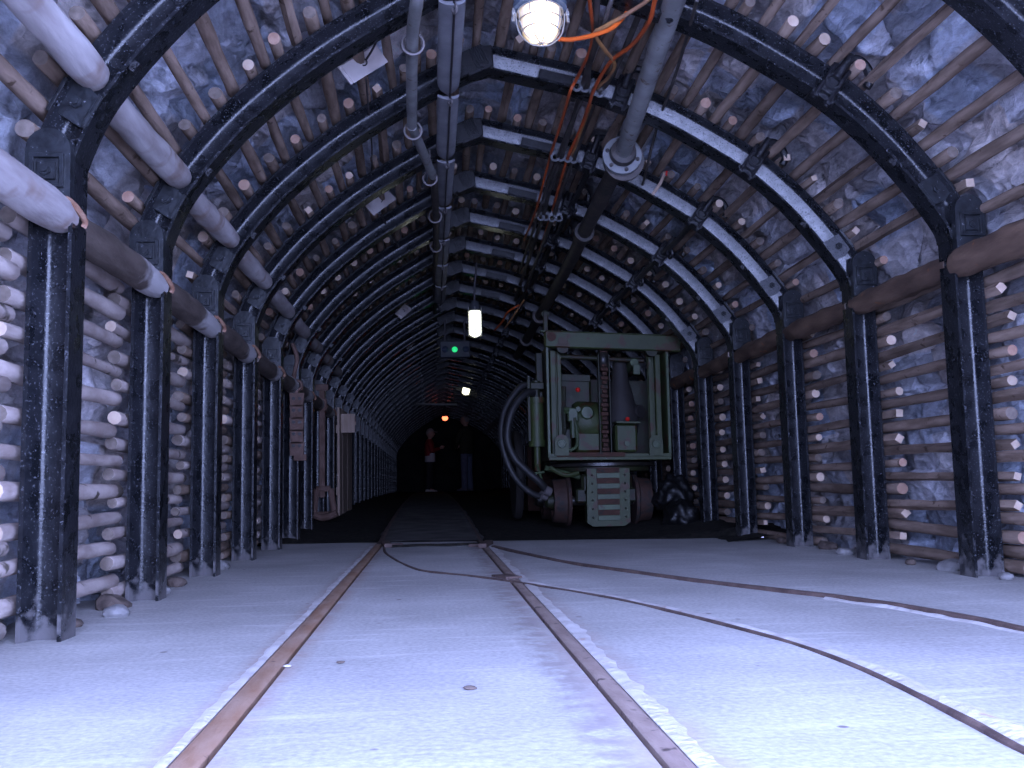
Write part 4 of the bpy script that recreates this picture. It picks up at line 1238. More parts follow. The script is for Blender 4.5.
# wire with hanging plates on the left of the vault
wp = [at(389, -20, 3.3), at(387, 5, 3.42), at(376, 42, 3.7), at(366, 60, 3.78)]
tag(MB().tube(catmull(wp, 5), .0042, 6).build('wire', 'wire', smooth=True), 'thin dark wire holding the nearest hanging board', 'wire')
wp = [at(366, 78, 3.8), at(369, 115, 4.2), at(372, 150, 4.75), at(372, 185, 5.4), at(378, 197, 5.55)]
tag(MB().tube(catmull(wp, 5), .0042, 6).build('wire', 'wire', smooth=True), 'thin dark wire sagging from nearest to second hanging board', 'wire')
wp = [at(380, 213, 5.65), at(392, 235, 6.3), at(402, 252, 7.0), at(413, 264, 7.7), at(425, 262, 8.2)]
tag(MB().tube(catmull(wp, 5), .006, 6).build('wire', 'wire', smooth=True), 'dark wire running from the second hanging board to the pipe', 'wire')


def quadboard(corners, Y0, tilt, label):
    """flat board hanging at Y0: corners are its outline, leaning back along the tunnel"""
    P = [at(x, y, Y0 + dy) for x, y, dy in corners]
    c = sum(P, Vector()) / 4
    nrm = (P[1] - P[0]).cross(P[3] - P[0]).normalized() * .006
    mb = MB()
    vs = [p - c + nrm for p in P] + [p - c - nrm for p in P]
    mb.add(vs, [[0, 1, 2, 3], [7, 6, 5, 4]] + [[i, i + 4, (i + 1) % 4 + 4, (i + 1) % 4] for i in range(4)])
    rt = thing('hanging_board', label, 'board', c, 'boards hung under the vault')
    mb.build('board_panel', 'board', rt)
    lip = MB().tube([vs[2], vs[3]], .008, 6).build('folded_lip', 'board', rt, smooth=True)
    mb = MB().ring((0, -.012, .0), .012, .003, (0, 1, .3), 10, 5)
    mb.build('wire_eye', 'wire', rt, smooth=True)
    return rt


quadboard([(375, 44, .05), (387, 62, .12), (353, 83, .0), (340, 66, -.06)], 3.78, .2, 'pale tilted board hanging on a wire below the second arch, nearest one')
quadboard([(383, 187, .1), (396, 199, .2), (375, 214, .05), (366, 204, -.06)], 5.6, .2, 'pale tilted board hanging farther along, below the fourth arch')
quadboard([(404, 304, .1), (412, 309, .2), (402, 318, .0), (396, 313, -.05)], 9.0, .2, 'small dim pale board hanging deep under the vault')
quadboard([(412, 336, .1), (417, 341, .2), (408, 349, .0), (403, 344, -.05)], 11.5, .2, 'smallest dim board hanging deepest under the vault')


# ------------------------------------------------------------------ lamps
def caged_lamp(p, R, tilt, yaw_=0.0):
    rt = thing('caged_lamp', 'big lit bulkhead lamp with wire guard hanging from the vault', 'lamp', p)
    T = Matrix.Rotation(yaw_, 4, 'Z') @ Matrix.Rotation(tilt, 4, 'X')
    def tp(v): return T @ Vector(v)
    MB().lathe([(R * .2, R * 1.75), (R * .75, R * 1.7), (R * 1.12, R * 1.3), (R * 1.22, R * 1.0), (R * 1.22, R * .72), (R * 1.02, R * .70)], 28, T).build('housing', 'lamp_body', rt, smooth=True, angle=40)
    MB().cyl(tp((0, 0, R * 1.7)), tp((0, 0, R * 2.2)), R * .22, 12).build('stem', 'lamp_body', rt, smooth=True, angle=40)
    MB().lathe([(R * .98, R * .72), (R * 1.0, R * .60), (R * .98, R * .62)], 28, T, caps=False).build('glass_rim', 'cage', rt, smooth=True)
    prof = [(R * .95, R * .70), (R * .93, R * .35), (R * .88, R * .0), (R * .76, -R * .36), (R * .52, -R * .68), (R * .25, -R * .82), (.001, -R * .86)]
    MB().lathe(prof, 28, T, caps=False).build('glass', 'glow', rt, smooth=True, angle=80)['label'] = 'glowing warm glass'
    mb = MB().lathe([(.001, R * .5), (R * .3, R * .45), (R * .42, R * .1), (R * .36, -R * .3), (.001, -R * .5)], 16, T @ Matrix.Translation((0, -R * .56, 0)), caps=False)
    mb.build('bulb', 'glow_bulb', rt, smooth=True, angle=80)
    gd = MB()
    for i in range(8):
        a = 2 * PI * i / 8 + .2
        pts = [tp((r * 1.06 * math.cos(a), r * 1.06 * math.sin(a), z - R * .02)) for r, z in prof]
        gd.tube(catmull(pts, 3), R * .03, 6)
    for r, z in ((R * 1.0, R * .12), (R * .84, -R * .34), (R * 1.04, R * .62)):
        gd.tube([tp((r * math.cos(2 * PI * i / 28), r * math.sin(2 * PI * i / 28), z)) for i in range(28)], R * .03, 6, closed=True)
    for sgn in (-1, 1):
        pts = [tp((sgn * R * 1.1, 0, R * .6)), tp((sgn * R * 1.08, -.0, R * .1)), tp((sgn * R * .9, 0, -R * .5)), tp((sgn * R * .45, 0, -R * .92)), tp((0, 0, -R * 1.0))]
        gd.tube(catmull(pts, 4), R * .035, 6)
    gd.build('wire_guard', 'cage', rt, smooth=True)
    for sgn in (-1, 1):
        w = MB().box(tp((sgn * R * 1.22, -.01, R * .52)), (R * .16, R * .16, R * .2), T.to_3x3())
        w.cyl(tp((sgn * R * 1.22, -.01, R * .75)), tp((sgn * R * 1.22, -.01, R * .1)), R * .05, 8)
        w.box(tp((sgn * R * 1.25, -.01, R * .2)), (R * .10, R * .05, R * .22), T.to_3x3())
        w.build('clamp_screw', 'cage', rt, smooth=True, angle=40)
    return rt


caged_lamp(at(540.5, 25.5, 3.25), .073, -.10)


def tube_lamp(px_, py_, Y, w, h, label, m, tilt=0.0, cageon=True):
    p = at(px_, py_, Y)
    rt = thing('tube_lamp', label, 'lamp', p)
    T = Matrix.Rotation(tilt, 4, 'Y')
    r = w / 2
    MB().lathe([(.001, -h / 2), (r * .6, -h / 2 + r * .2), (r * .9, -h / 2 + r * .6), (r * .9, h / 2 - r), (r * .75, h / 2 - r * .4)], 18, T, caps=False).build('glass', m, rt, smooth=True, angle=60)
    MB().lathe([(r * .8, h / 2 - r * .5), (r * .85, h / 2), (r * .5, h / 2 + r * .9), (.01, h / 2 + r)], 18, T).build('cap', 'box_dark', rt, smooth=True, angle=40)
    gd = MB()
    for i in range(6):
        a = 2 * PI * i / 6 + .5
        gd.tube([T @ Vector((r * 1.02 * math.cos(a), r * 1.02 * math.sin(a), z)) for z in (h / 2, 0, -h / 2 + r * .3)] + [T @ Vector((0, 0, -h / 2 - .004))], r * .05, 5)
    for i in range(8):
        z = -h / 2 + r * .5 + (h - r) * i / 7
        gd.tube([T @ Vector((r * 1.0 * math.cos(2 * PI * j / 16), r * 1.0 * math.sin(2 * PI * j / 16), z)) for j in range(16)], r * .035, 5, closed=True)
    gd.build('wire_guard', 'cage', rt, smooth=True)
    # hanger up to the vault
    MB().tube([T @ Vector((0, 0, h / 2 + r)), T @ Vector((0, 0, h / 2 + r + .10)), Vector((.02, 0, h / 2 + r + .30))], .008, 6).build('hanger', 'wire', rt, smooth=True)
    return rt


tube_lamp(475, 322.5, 8.0, .112, .235, 'bright white tube lamp in a cage, hanging mid tunnel', 'glow_tube')
tube_lamp(466.5, 389, 18.0, .15, .22, 'small yellowish lit lamp deep in the tunnel above the standing man', 'glow_far', .25)
p = at(455, 349, 10.5)
rt = thing('signal_box', 'dark signal box with a green light left of the tube lamp', 'signal', p)
MB().box((0, .04, 0), (.31, .08, .175)).build('box', 'box_dark', rt)
T = Matrix.Rotation(PI / 2, 4, 'X')
MB().lathe([(.001, .018), (.022, .014), (.030, 0), (.030, -.03)], 20, Matrix.Translation((-.003, -.004, -.005)) @ T, caps=False).build('green_lens', 'glow_green', rt, smooth=True)['label'] = 'lit green lens'
for x in (-.10, .11):
    MB().lathe([(.001, .014), (.026, .01), (.034, 0), (.034, -.03)], 18, Matrix.Translation((x, -.004, -.002)) @ T, caps=False).build('unlit_lens', 'dim_lens', rt, smooth=True)
MB().tube([(-.1, .04, .08), (-.1, .04, .3)], .012, 6).tube([(.1, .04, .08), (.1, .04, .3)], .012, 6).build('hanger', 'wire', rt, smooth=True)
p = at(445, 418, 22)
rt = thing('red_lamp', 'small glowing red lamp deep in the dark between the two people', 'lamp', p)
MB().lathe([(.001, -.06), (.045, -.045), (.065, 0), (.045, .045), (.001, .06)], 18, caps=False).build('glass', 'glow_red', rt, smooth=True, angle=80)
MB().lathe([(.06, .03), (.08, .05), (.05, .12), (.02, .3)], 14).build('cap', 'box_dark', rt, smooth=True, angle=40)
a, b = at(409, 404, 19), at(457, 404.5, 19)
rt = thing('cross_bar', 'long horizontal grey bar across the vault below the far lamp', 'bar', (a + b) / 2)
MB().tube([a - (a + b) / 2, b - (a + b) / 2], .022, 10).build('bar', 'flange', rt, smooth=True)
for t in (.06, .94):
    c = a.lerp(b, t) - (a + b) / 2
    MB().tube([c, c + Vector((0, 0, .22))], .01, 6).build('hanger', 'wire', rt, smooth=True)


# ------------------------------------------------------------------ parked overshot loader
MO = Vector((1.232, 7.15, rise(7.15) + .022))
loader = thing('overshot_loader', 'small green rusty mine loader parked right of the walkway, open machinery box behind', 'mine loader', MO)
tilt = Matrix.Rotation(.045, 3, 'Y')


def part(mb, name, m, parent=loader, smooth=False, label=None, angle=40):
    o = mb.build(name, m, parent, smooth=smooth, angle=angle)
    if label: o['label'] = label
    return o


def sheared(mb):
    """the whole upper box leans a touch"""
    for i, v in enumerate(mb.v):
        mb.v[i] = Vector((v.x, v.y, v.z - (v.x) * .045 * min(1, max(0, (v.z - .3) / .6))))
    return mb


# top cross beam
mb = MB().box((.055, 0, 1.275), (.96, .10, .115), ch=.008)
mb.box((-.30, -.052, 1.275), (.07, .012, .07)).box((.0, .02, 1.335), (.9, .05, .012))
beam = part(sheared(mb), 'top_beam', 'green')
b = MB()
b.cyl((-.38, -.05, 1.29), (-.38, -.062, 1.29), .032, 14)
part(sheared(b), 'beam_boss', 'rust', beam, True)
for x in (-.30, .33):
    b = MB().cyl((x, -.03, 1.222), (x, .03, 1.222), .042, 14)
    part(sheared(b), 'pivot_lug', 'green_dark', beam, True)
b = MB().box((-.41, .03, 1.40), (.03, .03, .16)).ring((-.41, .03, 1.46), .022, .007, (0, 1, 0), 12, 6)
part(sheared(b), 'lifting_eye', 'green_dark', beam)
# side plates, their pale front edges, guide channels
for sx, x0 in ((-1, -.405), (1, .435)):
    part(sheared(MB().box((x0, .28, .84), (.014, .56, .78))), 'side_plate', 'green_dark' if sx < 0 else 'green')
    part(sheared(MB().box((x0 + sx * .004, -.012, .845), (.020, .022, .77))), 'edge_strip', 'green_light', label='pale worn front edge of side plate')
    mb = MB()
    for dx, w in ((.045, .04), (.092, .03)):
        mb.box((x0 - sx * dx, .07 + dx * .6, .84), (w, .05, .74))
    mb.box((x0 - sx * .068, .13, .84), (.085, .014, .74))
    part(sheared(mb), 'guide_channel', 'green')
# bottom lip, corner gussets with lifting holes
mb = MB().box((.015, .18, .455), (.86, .42, .022)).box((.015, -.018, .468), (.86, .018, .045))
part(sheared(mb), 'floor_plate', 'green')
part(sheared(MB().box((-.12, -.03, .482), (.48, .012, .03))), 'rusty_lip', 'rust', label='rusted lip strip')
for sx, cx in ((-1, -.325), (1, .335)):
    poly = [(-.048, -.065), (.048, -.065), (.048, .03)] + [(.048 * math.cos(a), .03 + .048 * math.sin(a)) for a in [PI * i / 8 for i in range(1, 8)]] + [(-.048, .03)]
    g_ = part(sheared(MB().prism(poly, -.05, -.03, Matrix.Translation((cx, 0, .54)))), 'corner_gusset', 'green')
    part(sheared(MB().ring((cx, -.052, .555), .024, .007, (0, 1, 0), 18, 6).cyl((cx, -.050, .555), (cx, -.054, .555), .02, 14)), 'lifting_hole', 'green_light', g_, True, 'pale rimmed hole')
# upper tie rod
part(sheared(MB().cyl((-.30, .12, 1.175), (.30, .12, 1.165), .018, 10)), 'tie_rod', 'green_dark', smooth=True)
# back bulkhead below the see-through gap
part(sheared(MB().box((.015, .52, .76), (.84, .02, .60))), 'bulkhead', 'green_dark')
part(sheared(MB().box((-.20, .40, .93), (.30, .16, .26)).box((-.19, .31, 1.045), (.26, .02, .05))), 'valve_chest', 'green_dark')
# drive casing, chain, motor
mb = MB().lathe([(.001, -.10), (.13, -.10), (.15, -.07), (.15, .07), (.13, .10), (.001, .10)], 24, Matrix.Translation((-.10, .26, .72)) @ Matrix.Rotation(PI / 2, 4, 'Y'))
mb.box((-.10, .26, .58), (.2, .24, .16))
part(sheared(mb), 'gear_case', 'green', smooth=True)
b = MB().lathe([(.001, .03), (.04, .028), (.055, 0)], 16, Matrix.Translation((-.12, .12, .78)) @ Matrix.Rotation(PI / 2, 4, 'X'), caps=False)
part(sheared(b), 'case_cover', 'green_light', smooth=True)
mb = MB()
for i in range(24):
    z = .49 + i * .0315
    mb.box((.005, .085 + .02 * math.sin(i * .25), z), (.052 if i % 2 else .036, .022, .026), ch=.004)
part(sheared(mb), 'haul_chain', 'rust', label='red-brown rusted vertical haul chain')
mb = MB().box((-.033, .10, .83), (.008, .05, .72)).box((.043, .10, .83), (.008, .05, .72))
part(sheared(mb), 'chain_guide', 'green_dark')
part(sheared(MB().lathe([(.001, -.03), (.075, -.03), (.085, -.015), (.085, .015), (.075, .03), (.001, .03)], 18, Matrix.Translation((.005, .13, 1.16)) @ Matrix.Rotation(PI / 2, 4, 'Y'))), 'chain_sprocket', 'grease', smooth=True)
mb = MB().lathe([(.001, -.10), (.115, -.10), (.125, -.04), (.115, .08), (.085, .20), (.06, .30), (.05, .42), (.001, .42)], 20, Matrix.Translation((.145, .22, .74)))
mb.cyl((.24, .2, .80), (.28, .16, .80), .05, 12)
part(sheared(mb), 'motor_housing', 'motor', smooth=True)
mb = MB().box((.14, .07, .60), (.155, .12, .20)).box((.14, .0, .705), (.17, .16, .014))
cb = part(sheared(mb), 'control_box', 'green')
part(sheared(MB().lathe([(.001, .018), (.012, .016), (.018, 0), (.01, -.012)], 14, Matrix.Translation((.145, -.02, .728)))), 'red_knob', 'red_knob', cb, True, 'bright red knob')
part(sheared(MB().cyl((.14, .012, .56), (.14, -.004, .56), .018, 12)), 'box_screw', 'green_light', cb, True)
mb = MB().box((-.225, .10, .76), (.075, .07, .10)).cyl((-.27, .08, .78), (-.27, .06, .80), .02, 10).cyl((-.19, .09, .80), (-.19, .05, .80), .018, 10)
mb.cyl((-.225, .08, .72), (-.225, .08, .60), .022, 12)
vl = part(sheared(mb), 'throttle_valve', 'green_light')
part(sheared(MB().tube(catmull([(-.215, .06, .74), (-.205, .05, .66), (-.205, .04, .56), (-.24, .03, .52), (-.30, .03, .52)], 4), .011, 8)), 'lever', 'green_light', vl, True)
part(sheared(MB().lathe([(.001, .02), (.014, .014), (.018, 0), (.01, -.014)], 12, Matrix.Translation((-.185, .08, .935)))), 'red_knob', 'red_knob', vl, True, 'small red knob')
mb = MB().tube(catmull([(-.30, .12, .60), (-.285, .10, .66), (-.29, .10, .78), (-.28, .12, .96)], 4), .016, 8)
part(sheared(mb), 'oil_pipe', 'green_dark', smooth=True)
part(sheared(MB().box((-.275, .22, .58), (.09, .2, .18))), 'oil_tank', 'green_dark')
part(sheared(MB().cyl((.22, .05, 1.14), (.22, .30, 1.12), .03, 12).box((.23, .04, 1.09), (.05, .03, .07))), 'pull_bracket', 'green_light')
# turntable under the box
part(MB().lathe([(.001, .395), (.34, .395), (.385, .405), (.385, .425), (.34, .44), (.001, .44)], 36, Matrix.Translation((.01, .34, 0))), 'turntable', 'grease', smooth=True)
part(MB().lathe([(.30, .365), (.345, .37), (.345, .397), (.30, .397)], 36, Matrix.Translation((.01, .34, 0)), caps=False), 'turntable_ring', 'green_dark', smooth=True)
# stepped tail plate between the wheels
mb = MB()
poly = [(-.155, .015), (-.115, -.012), (.105, -.012), (.145, .015), (.150, .385), (-.150, .385)]
mb.prism(poly, -.01, .10)
tail = part(mb, 'tail_plate', 'green')
mb = MB()
for i in range(5):
    mb.box((-.003, -.014, .045 + i * .073), (.150 + .003 * i, .012, .034))
part(mb, 'tread_bars', 'green_light', tail, label='pale green tread bars')
mb = MB()
for i in range(5):
    mb.box((-.003, -.012, .082 + i * .073), (.150 + .003 * i, .006, .036))
part(mb, 'rusted_recess', 'rust', tail, label='rusted strips between the treads')
mb = MB()
for sx in (-1, 1):
    for i in range(6):
        mb.lathe([(.001, .008), (.006, .006), (.008, 0)], 8, Matrix.Translation((sx * .115, -.010, .05 + i * .058)) @ Matrix.Rotation(PI / 2, 4, 'X'), caps=False)
part(mb, 'rivet', 'green_dark', tail, True)
# chassis
mb = MB().box((-.0, .75, .27), (.36, 1.4, .16)).box((0, .10, .20), (.44, .10, .10))
part(mb, 'chassis', 'green_dark')
# wheels
for y in (.16, .86):
    part(MB().cyl((-.42, y, .165), (.40, y, .165), .035, 12), 'axle', 'grease', smooth=True)
    for sx, cx in ((-1, -.318), (1, .258)):
        Tm = Matrix.Translation((cx, y, .165)) @ Matrix.Rotation(sx * PI / 2, 4, 'Y')
        prof = [(.03, -.062), (.172, -.062), (.176, -.054), (.176, -.040), (.158, -.030), (.150, .045), (.146, .058), (.115, .058), (.105, .03), (.06, .03), (.05, .062), (.03, .062)]
        wh = part(MB().lathe(prof, 32, Tm), 'wheel', 'rust_wheel', smooth=True)
        part(MB().lathe([(.001, .115), (.03, .112), (.052, .095), (.058, .06), (.058, .03)], 18, Tm, caps=False), 'hub_cap', 'green_dark' if y < .5 else 'grease', wh, True)
# left-hand cylinder, its bracket and the rocker arm
mb = MB().cyl((-.475, .16, .60), (-.475, .16, .86), .052, 16).cyl((-.475, .16, .86), (-.475, .16, .90), .062, 16).cyl((-.475, .16, .55), (-.475, .16, .60), .06, 16).cyl((-.475, .16, .38), (-.475, .16, .56), .024, 10)
cyl_ = part(mb, 'air_cylinder', 'green', smooth=True)
part(MB().cyl((-.475, .16, .90), (-.475, .16, 1.02), .03, 10).box((-.47, .14, .98), (.10, .06, .05)), 'cylinder_head', 'green_dark', cyl_)
mb = MB().box((-.455, .22, .92), (.06, .10, .05)).box((-.53, .15, .82), (.02, .06, .46)).box((-.44, .24, 1.10), (.05, .05, .26))
part(mb, 'cylinder_bracket', 'green_dark')
mb = MB().lathe([(.03, -.03), (.33, -.03), (.345, -.01), (.345, .01), (.33, .03), (.03, .03)], 36, Matrix.Translation((-.56, .95, .36)) @ Matrix.Rotation(PI / 2, 4, 'Y'))
part(mb, 'rocker_arm', 'motor', smooth=True)
for sgn, pts in ((0, [(-.50, .10, .93), (-.56, .05, .92), (-.66, .0, .80), (-.70, -.02, .62), (-.66, -.03, .48), (-.57, -.03, .38), (-.48, -.02, .30), (-.43, .02, .24)]),
                 (1, [(-.50, .18, .98), (-.58, .14, .98), (-.70, .10, .82), (-.735, .06, .62), (-.69, .03, .42), (-.62, .03, .30), (-.54, .04, .23), (-.47, .06, .20)])):
    part(MB().tube(catmull(pts, 6), .027 if not sgn else .023, 10), 'hose', 'rubber', smooth=True)
part(MB().cyl((-.45, .0, .25), (-.41, .02, .23), .034, 12).cyl((-.47, .04, .21), (-.43, .06, .20), .03, 12), 'hose_coupling', 'ring', smooth=True)
part(MB().tube([(-.52, -.02, .36), (-.45, -.05, .37)], .008, 6).tube([(-.50, -.06, .42), (-.46, .0, .30)], .008, 6).tube([(-.43, .1, .40), (-.18, .14, .33)], .018, 8), 'coupling_lever', 'green_light', smooth=True)
part(MB().tube(catmull([(-.40, .05, .40), (-.30, .03, .345), (-.2, .05, .36)], 4), .016, 8), 'brake_rod', 'green', smooth=True)
# body and bucket ahead
mb = MB().box((.0, 1.15, .62), (.74, 1.0, .48), ch=.04)
part(mb, 'engine_body', 'green_dark')
mb = MB()
poly = [(1.75, .06), (2.35, .06), (2.40, .10), (1.95, .16), (1.80, .45), (1.74, .62), (1.68, .60)]
vs = [(-.40, y, z) for y, z in poly] + [(.42, y, z) for y, z in poly]
n = len(poly)
mb.add(vs, [list(range(n)), list(range(n, 2 * n))[::-1]] + [[i, (i + 1) % n, (i + 1) % n + n, i + n] for i in range(n)])
part(mb, 'bucket', 'rust')


# black plastic heap beside the right wheel
def blob(name, m, loc, size, seed, amp=.35, freq=2.2, sub=4):
    bm = bmesh.new(); bmesh.ops.create_icosphere(bm, subdivisions=sub, radius=1.0)
    for v in bm.verts:
        p = v.co.copy()
        k = 1 + amp * mnoise.noise(p * freq + Vector((seed, 0, 0))) + amp * .5 * abs(mnoise.noise(p * freq * 2.7 + Vector((0, seed, 0))))
        v.co = Vector((p.x * size[0], p.y * size[1], p.z * size[2])) * k
        if v.co.z < -size[2] * .75: v.co.z = -size[2] * .75
    bm.verts.index_update()
    mb = MB().add([v.co for v in bm.verts], [[v.index for v in f.verts] for f in bm.faces]); bm.free()
    return mb.build(name, m, loc=loc, smooth=True, angle=70)


tag(blob('plastic_sheet_heap', 'bag', (1.685, 6.93, .085), (.115, .13, .115), 3), 'lower crumpled black plastic heap beside the right loader wheel', 'plastic heap')
tag(blob('plastic_sheet_heap', 'bag', (1.69, 7.13, .235), (.125, .12, .13), 9), 'upper crumpled black plastic heap leaning against the post by the loader', 'plastic heap')

# ------------------------------------------------------------------ scrap hung along the left wall
p = at(297, 390, 6.655)
rt = thing('rusted_link_plate', 'rusty perforated iron plate hanging on a left post', 'scrap iron', p)
pl_ = MB()
for i in range(5):
    pl_.prism([(-.042 + .004 * (i % 2), -.085), (.04, -.085), (.046 - .006 * (i % 2), .0), (-.046, .0)], -.012, .012, Matrix.Translation((0, 0, -.02 - .078 * i)))
pl_.build('plate', 'brown_scrap', rt)
for i in range(5):
    for sx in (-.02, .018):
        MB().cyl((sx, -.010, -.055 - .075 * i), (sx, -.016, -.055 - .075 * i), .011, 10).build('hole', 'steel_dark', rt)
MB().tube(catmull([(0, 0, -.02), (-.02, 0, .08), (.0, .0, .20), (-.03, 0, .3)], 4), .014, 6).ring((0, 0, .03), .03, .009, (0, 1, 0), 14, 6).build('hanger', 'brown_scrap', rt, smooth=True)
MB().box((.02, 0, -.43), (.08, .02, .04)).build('cross_piece', 'brown_scrap', rt)

p = at(322, 385, 8.27)
zb = at(325, 519, 8.27).z - p.z
rt = thing('rusted_hoist_bar', 'long rusty hoist bar on the left wall ending in a holed iron lug', 'scrap iron', p)
MB().box((0, 0, zb * .42), (.045, .03, -zb * .84)).box((0, 0, -.02), (.10, .04, .05)).box((.01, -.01, zb * .15), (.06, .03, .09)).build('bar', 'brown_scrap', rt)
MB().cyl((0, -.014, zb * .16), (0, -.03, zb * .16), .02, 10).build('pivot', 'brown_scrap', rt)
mb = MB()
outer = [(-.055, .0), (.055, .0), (.085, -.2), (-.075, -.2)]
for (x0, z0), (x1, z1) in zip(outer, outer[1:] + outer[:1]):
    a_, b_ = Vector((x0, 0, z0)), Vector((x1, 0, z1))
    mb.tube([a_, b_], .024, 8)
mb.tube(catmull([(-.075, 0, -.2), (0, -.02, -.225), (.11, -.04, -.19)], 4), .028, 8)
o = mb.build('lug', 'brown_scrap', rt, smooth=True)
o.location = (.01, 0, zb + .235)
y0, y1 = 9.30, 10.75
zb = rise(9.3) - .03
rt = thing('wall_panel_board', 'pale upright boarding with a square notice standing along the left wall', 'board', (-.812, y0, zb))
mb = MB()
for i in range(5):
    w_ = (y1 - y0) / 5
    mb.box((.002 * (i % 2), w_ * (i + .5), .50), (.022, w_ - .006, .99 + .01 * (i % 3)))
mb.box((-.014, (y1 - y0) / 2, .25), (.012, y1 - y0, .07)).box((-.014, (y1 - y0) / 2, .8), (.012, y1 - y0, .07))
mb.build('boards', 'plank', rt)
MB().box((.07, .16, .86), (.13, .012, .17)).box((.07, .172, .86), (.15, .012, .03)).build('notice', 'plank', rt)


# ------------------------------------------------------------------ the two people
def skin_chain(name, nodes, edges, m, parent, sub=2, root_i=0, smooth=True):
    me = bpy.data.meshes.new(name)
    me.from_pydata([n_[0] for n_ in nodes], edges, [])
    o = bpy.data.objects.new(name, me); COL.objects.link(o)
    o.parent = parent
    sk = o.modifiers.new('skin', 'SKIN'); sk.use_smooth_shade = True; sk.branch_smoothing = .6
    if not me.skin_vertices:
        bpy.context.view_layer.update()
    lay = me.skin_vertices[0] if me.skin_vertices else None
    for i, n_ in enumerate(nodes):
        r = n_[1]
        lay.data[i].radius = (r, r) if not isinstance(r, tuple) else r
        lay.data[i].use_root = (i == root_i)
    sb = o.modifiers.new('sub', 'SUBSURF'); sb.levels = sub; sb.render_levels = sub
    me.materials.append(MT[m])
    # bake to a plain mesh
    dg = bpy.context.evaluated_depsgraph_get()
    ev = o.evaluated_get(dg)
    nm = bpy.data.meshes.new_from_object(ev)
    o.modifiers.clear(); o.data = nm
    nm.name = name
    nm.materials.clear(); nm.materials.append(MT[m])
    nm.polygons.foreach_set('use_smooth', [True] * len(nm.polygons))
    return o


def mesh_join(o, mb):
    """add MB geometry to an existing mesh object"""
    bm = bmesh.new(); bm.from_mesh(o.data)
    vs = [bm.verts.new(v) for v in mb.v]
    for f in mb.f:
        try:
            nf = bm.faces.new([vs[i] for i in f]); nf.smooth = True
        except ValueError:
            pass
    bm.to_mesh(o.data); bm.free()


def head_mesh(c, h, f):
    """a head of height h at centre c facing the unit vector f: skull, jaw, nose, ears"""
    f = Vector(f).normalized(); l = Vector((0, 0, 1)).cross(f).normalized(); u = f.cross(l)
    bm = bmesh.new(); bmesh.ops.create_uvsphere(bm, u_segments=28, v_segments=20, radius=1.0)
    out = []
    for v in bm.verts:
        a, b, z = v.co.x, v.co.y, v.co.z          # a: forward, b: side, z: up
        w = .72 * (1 - .20 * max(0, -z - .1))      # narrower jaw
        fa = .84 * (1 - .12 * max(0, -z - .3))
        x = a * fa * h / 2
        if a > 0:
            x += h * .03 * max(0, -z - .45)         # chin
            x += h * .085 * math.exp(-((z + .12) / .20) ** 2 - (b / .14) ** 2) * a   # nose
            x -= h * .022 * math.exp(-((z - .10) / .13) ** 2 - ((abs(b) - .34) / .17) ** 2)  # eye sockets
            x += h * .014 * math.exp(-((z + .50) / .09) ** 2 - (b / .25) ** 2)   # lips
        y = b * w * h / 2
        y += math.copysign(h * .045 * math.exp(-((a + .05) / .16) ** 2 - ((z - .0) / .26) ** 2), b) * (1 if abs(b) > .8 else 0)   # ears
        out.append(Vector(c) + f * x + l * y + u * (z * h / 2))
    fs = [[v.index for v in fc.verts] for fc in bm.faces]
    bm.free()
    return out, fs, f, l, u


def hair_cap(c, h, f, grow, low, front, name, m, parent):
    """hair shell over the skull; low: how far down at the back, front: hairline"""
    vs, fs, f, l, u = head_mesh(c, h, f)
    mb = MB()
    keep, mp = [], {}
    C = Vector(c)
    for i, v in enumerate(vs):
        d = v - C
        a, z = d.dot(f) / (h / 2), d.dot(u) / (h / 2)
        w_ = min(1, max(0, (a + .25) / .7)); w_ = w_ * w_ * (3 - 2 * w_)
        if z > low + (front - low) * w_ or z > .78:
            mp[i] = len(mb.v); mb.v.append(C + d * grow)
    for fc in fs:
        if all(i in mp for i in fc):
            mb.f.append([mp[i] for i in fc]); mb.m.append(0)
    b = len(mb.v)
    n0 = len(mb.f)
    # close towards the skull
    inner = {}
    for i in range(b):
        mb.v.append(C + (mb.v[i] - C) * .93)
    for k in range(n0):
        mb.f.append([i + b for i in mb.f[k]][::-1]); mb.m.append(0)
    cnt = {}
    for k in range(n0):
        q_ = mb.f[k]
        for a_, b_ in zip(q_, q_[1:] + q_[:1]):
            e = (min(a_, b_), max(a_, b_)); cnt[e] = cnt.get(e, 0) + 1
    for (a_, b_), c_ in cnt.items():
        if c_ == 1:
            mb.f.append([a_, b_, b_ + b, a_ + b]); mb.m.append(0)
    return mb.build(name, m, parent, smooth=True, angle=80)


def loft(mb, rings, n=20, mi=0):
    """elliptical rings (centre, half depth, half width) stacked into one closed skin"""
    b = len(mb.v)
    for c, rx, ry in rings:
        for j in range(n):
            q_ = 2 * PI * j / n
            mb.v.append(Vector(c) + Vector((rx * math.cos(q_), ry * math.sin(q_), 0)))
    k_ = len(rings)
    for i in range(k_ - 1):
        for j in range(n):
            mb.f.append([b + i * n + j, b + i * n + (j + 1) % n, b + (i + 1) * n + (j + 1) % n, b + (i + 1) * n + j]); mb.m.append(mi)
    mb.f.append([b + j for j in range(n)]); mb.m.append(mi)
    mb.f.append([b + (k_ - 1) * n + j for j in range(n)]); mb.m.append(mi)
    return mb


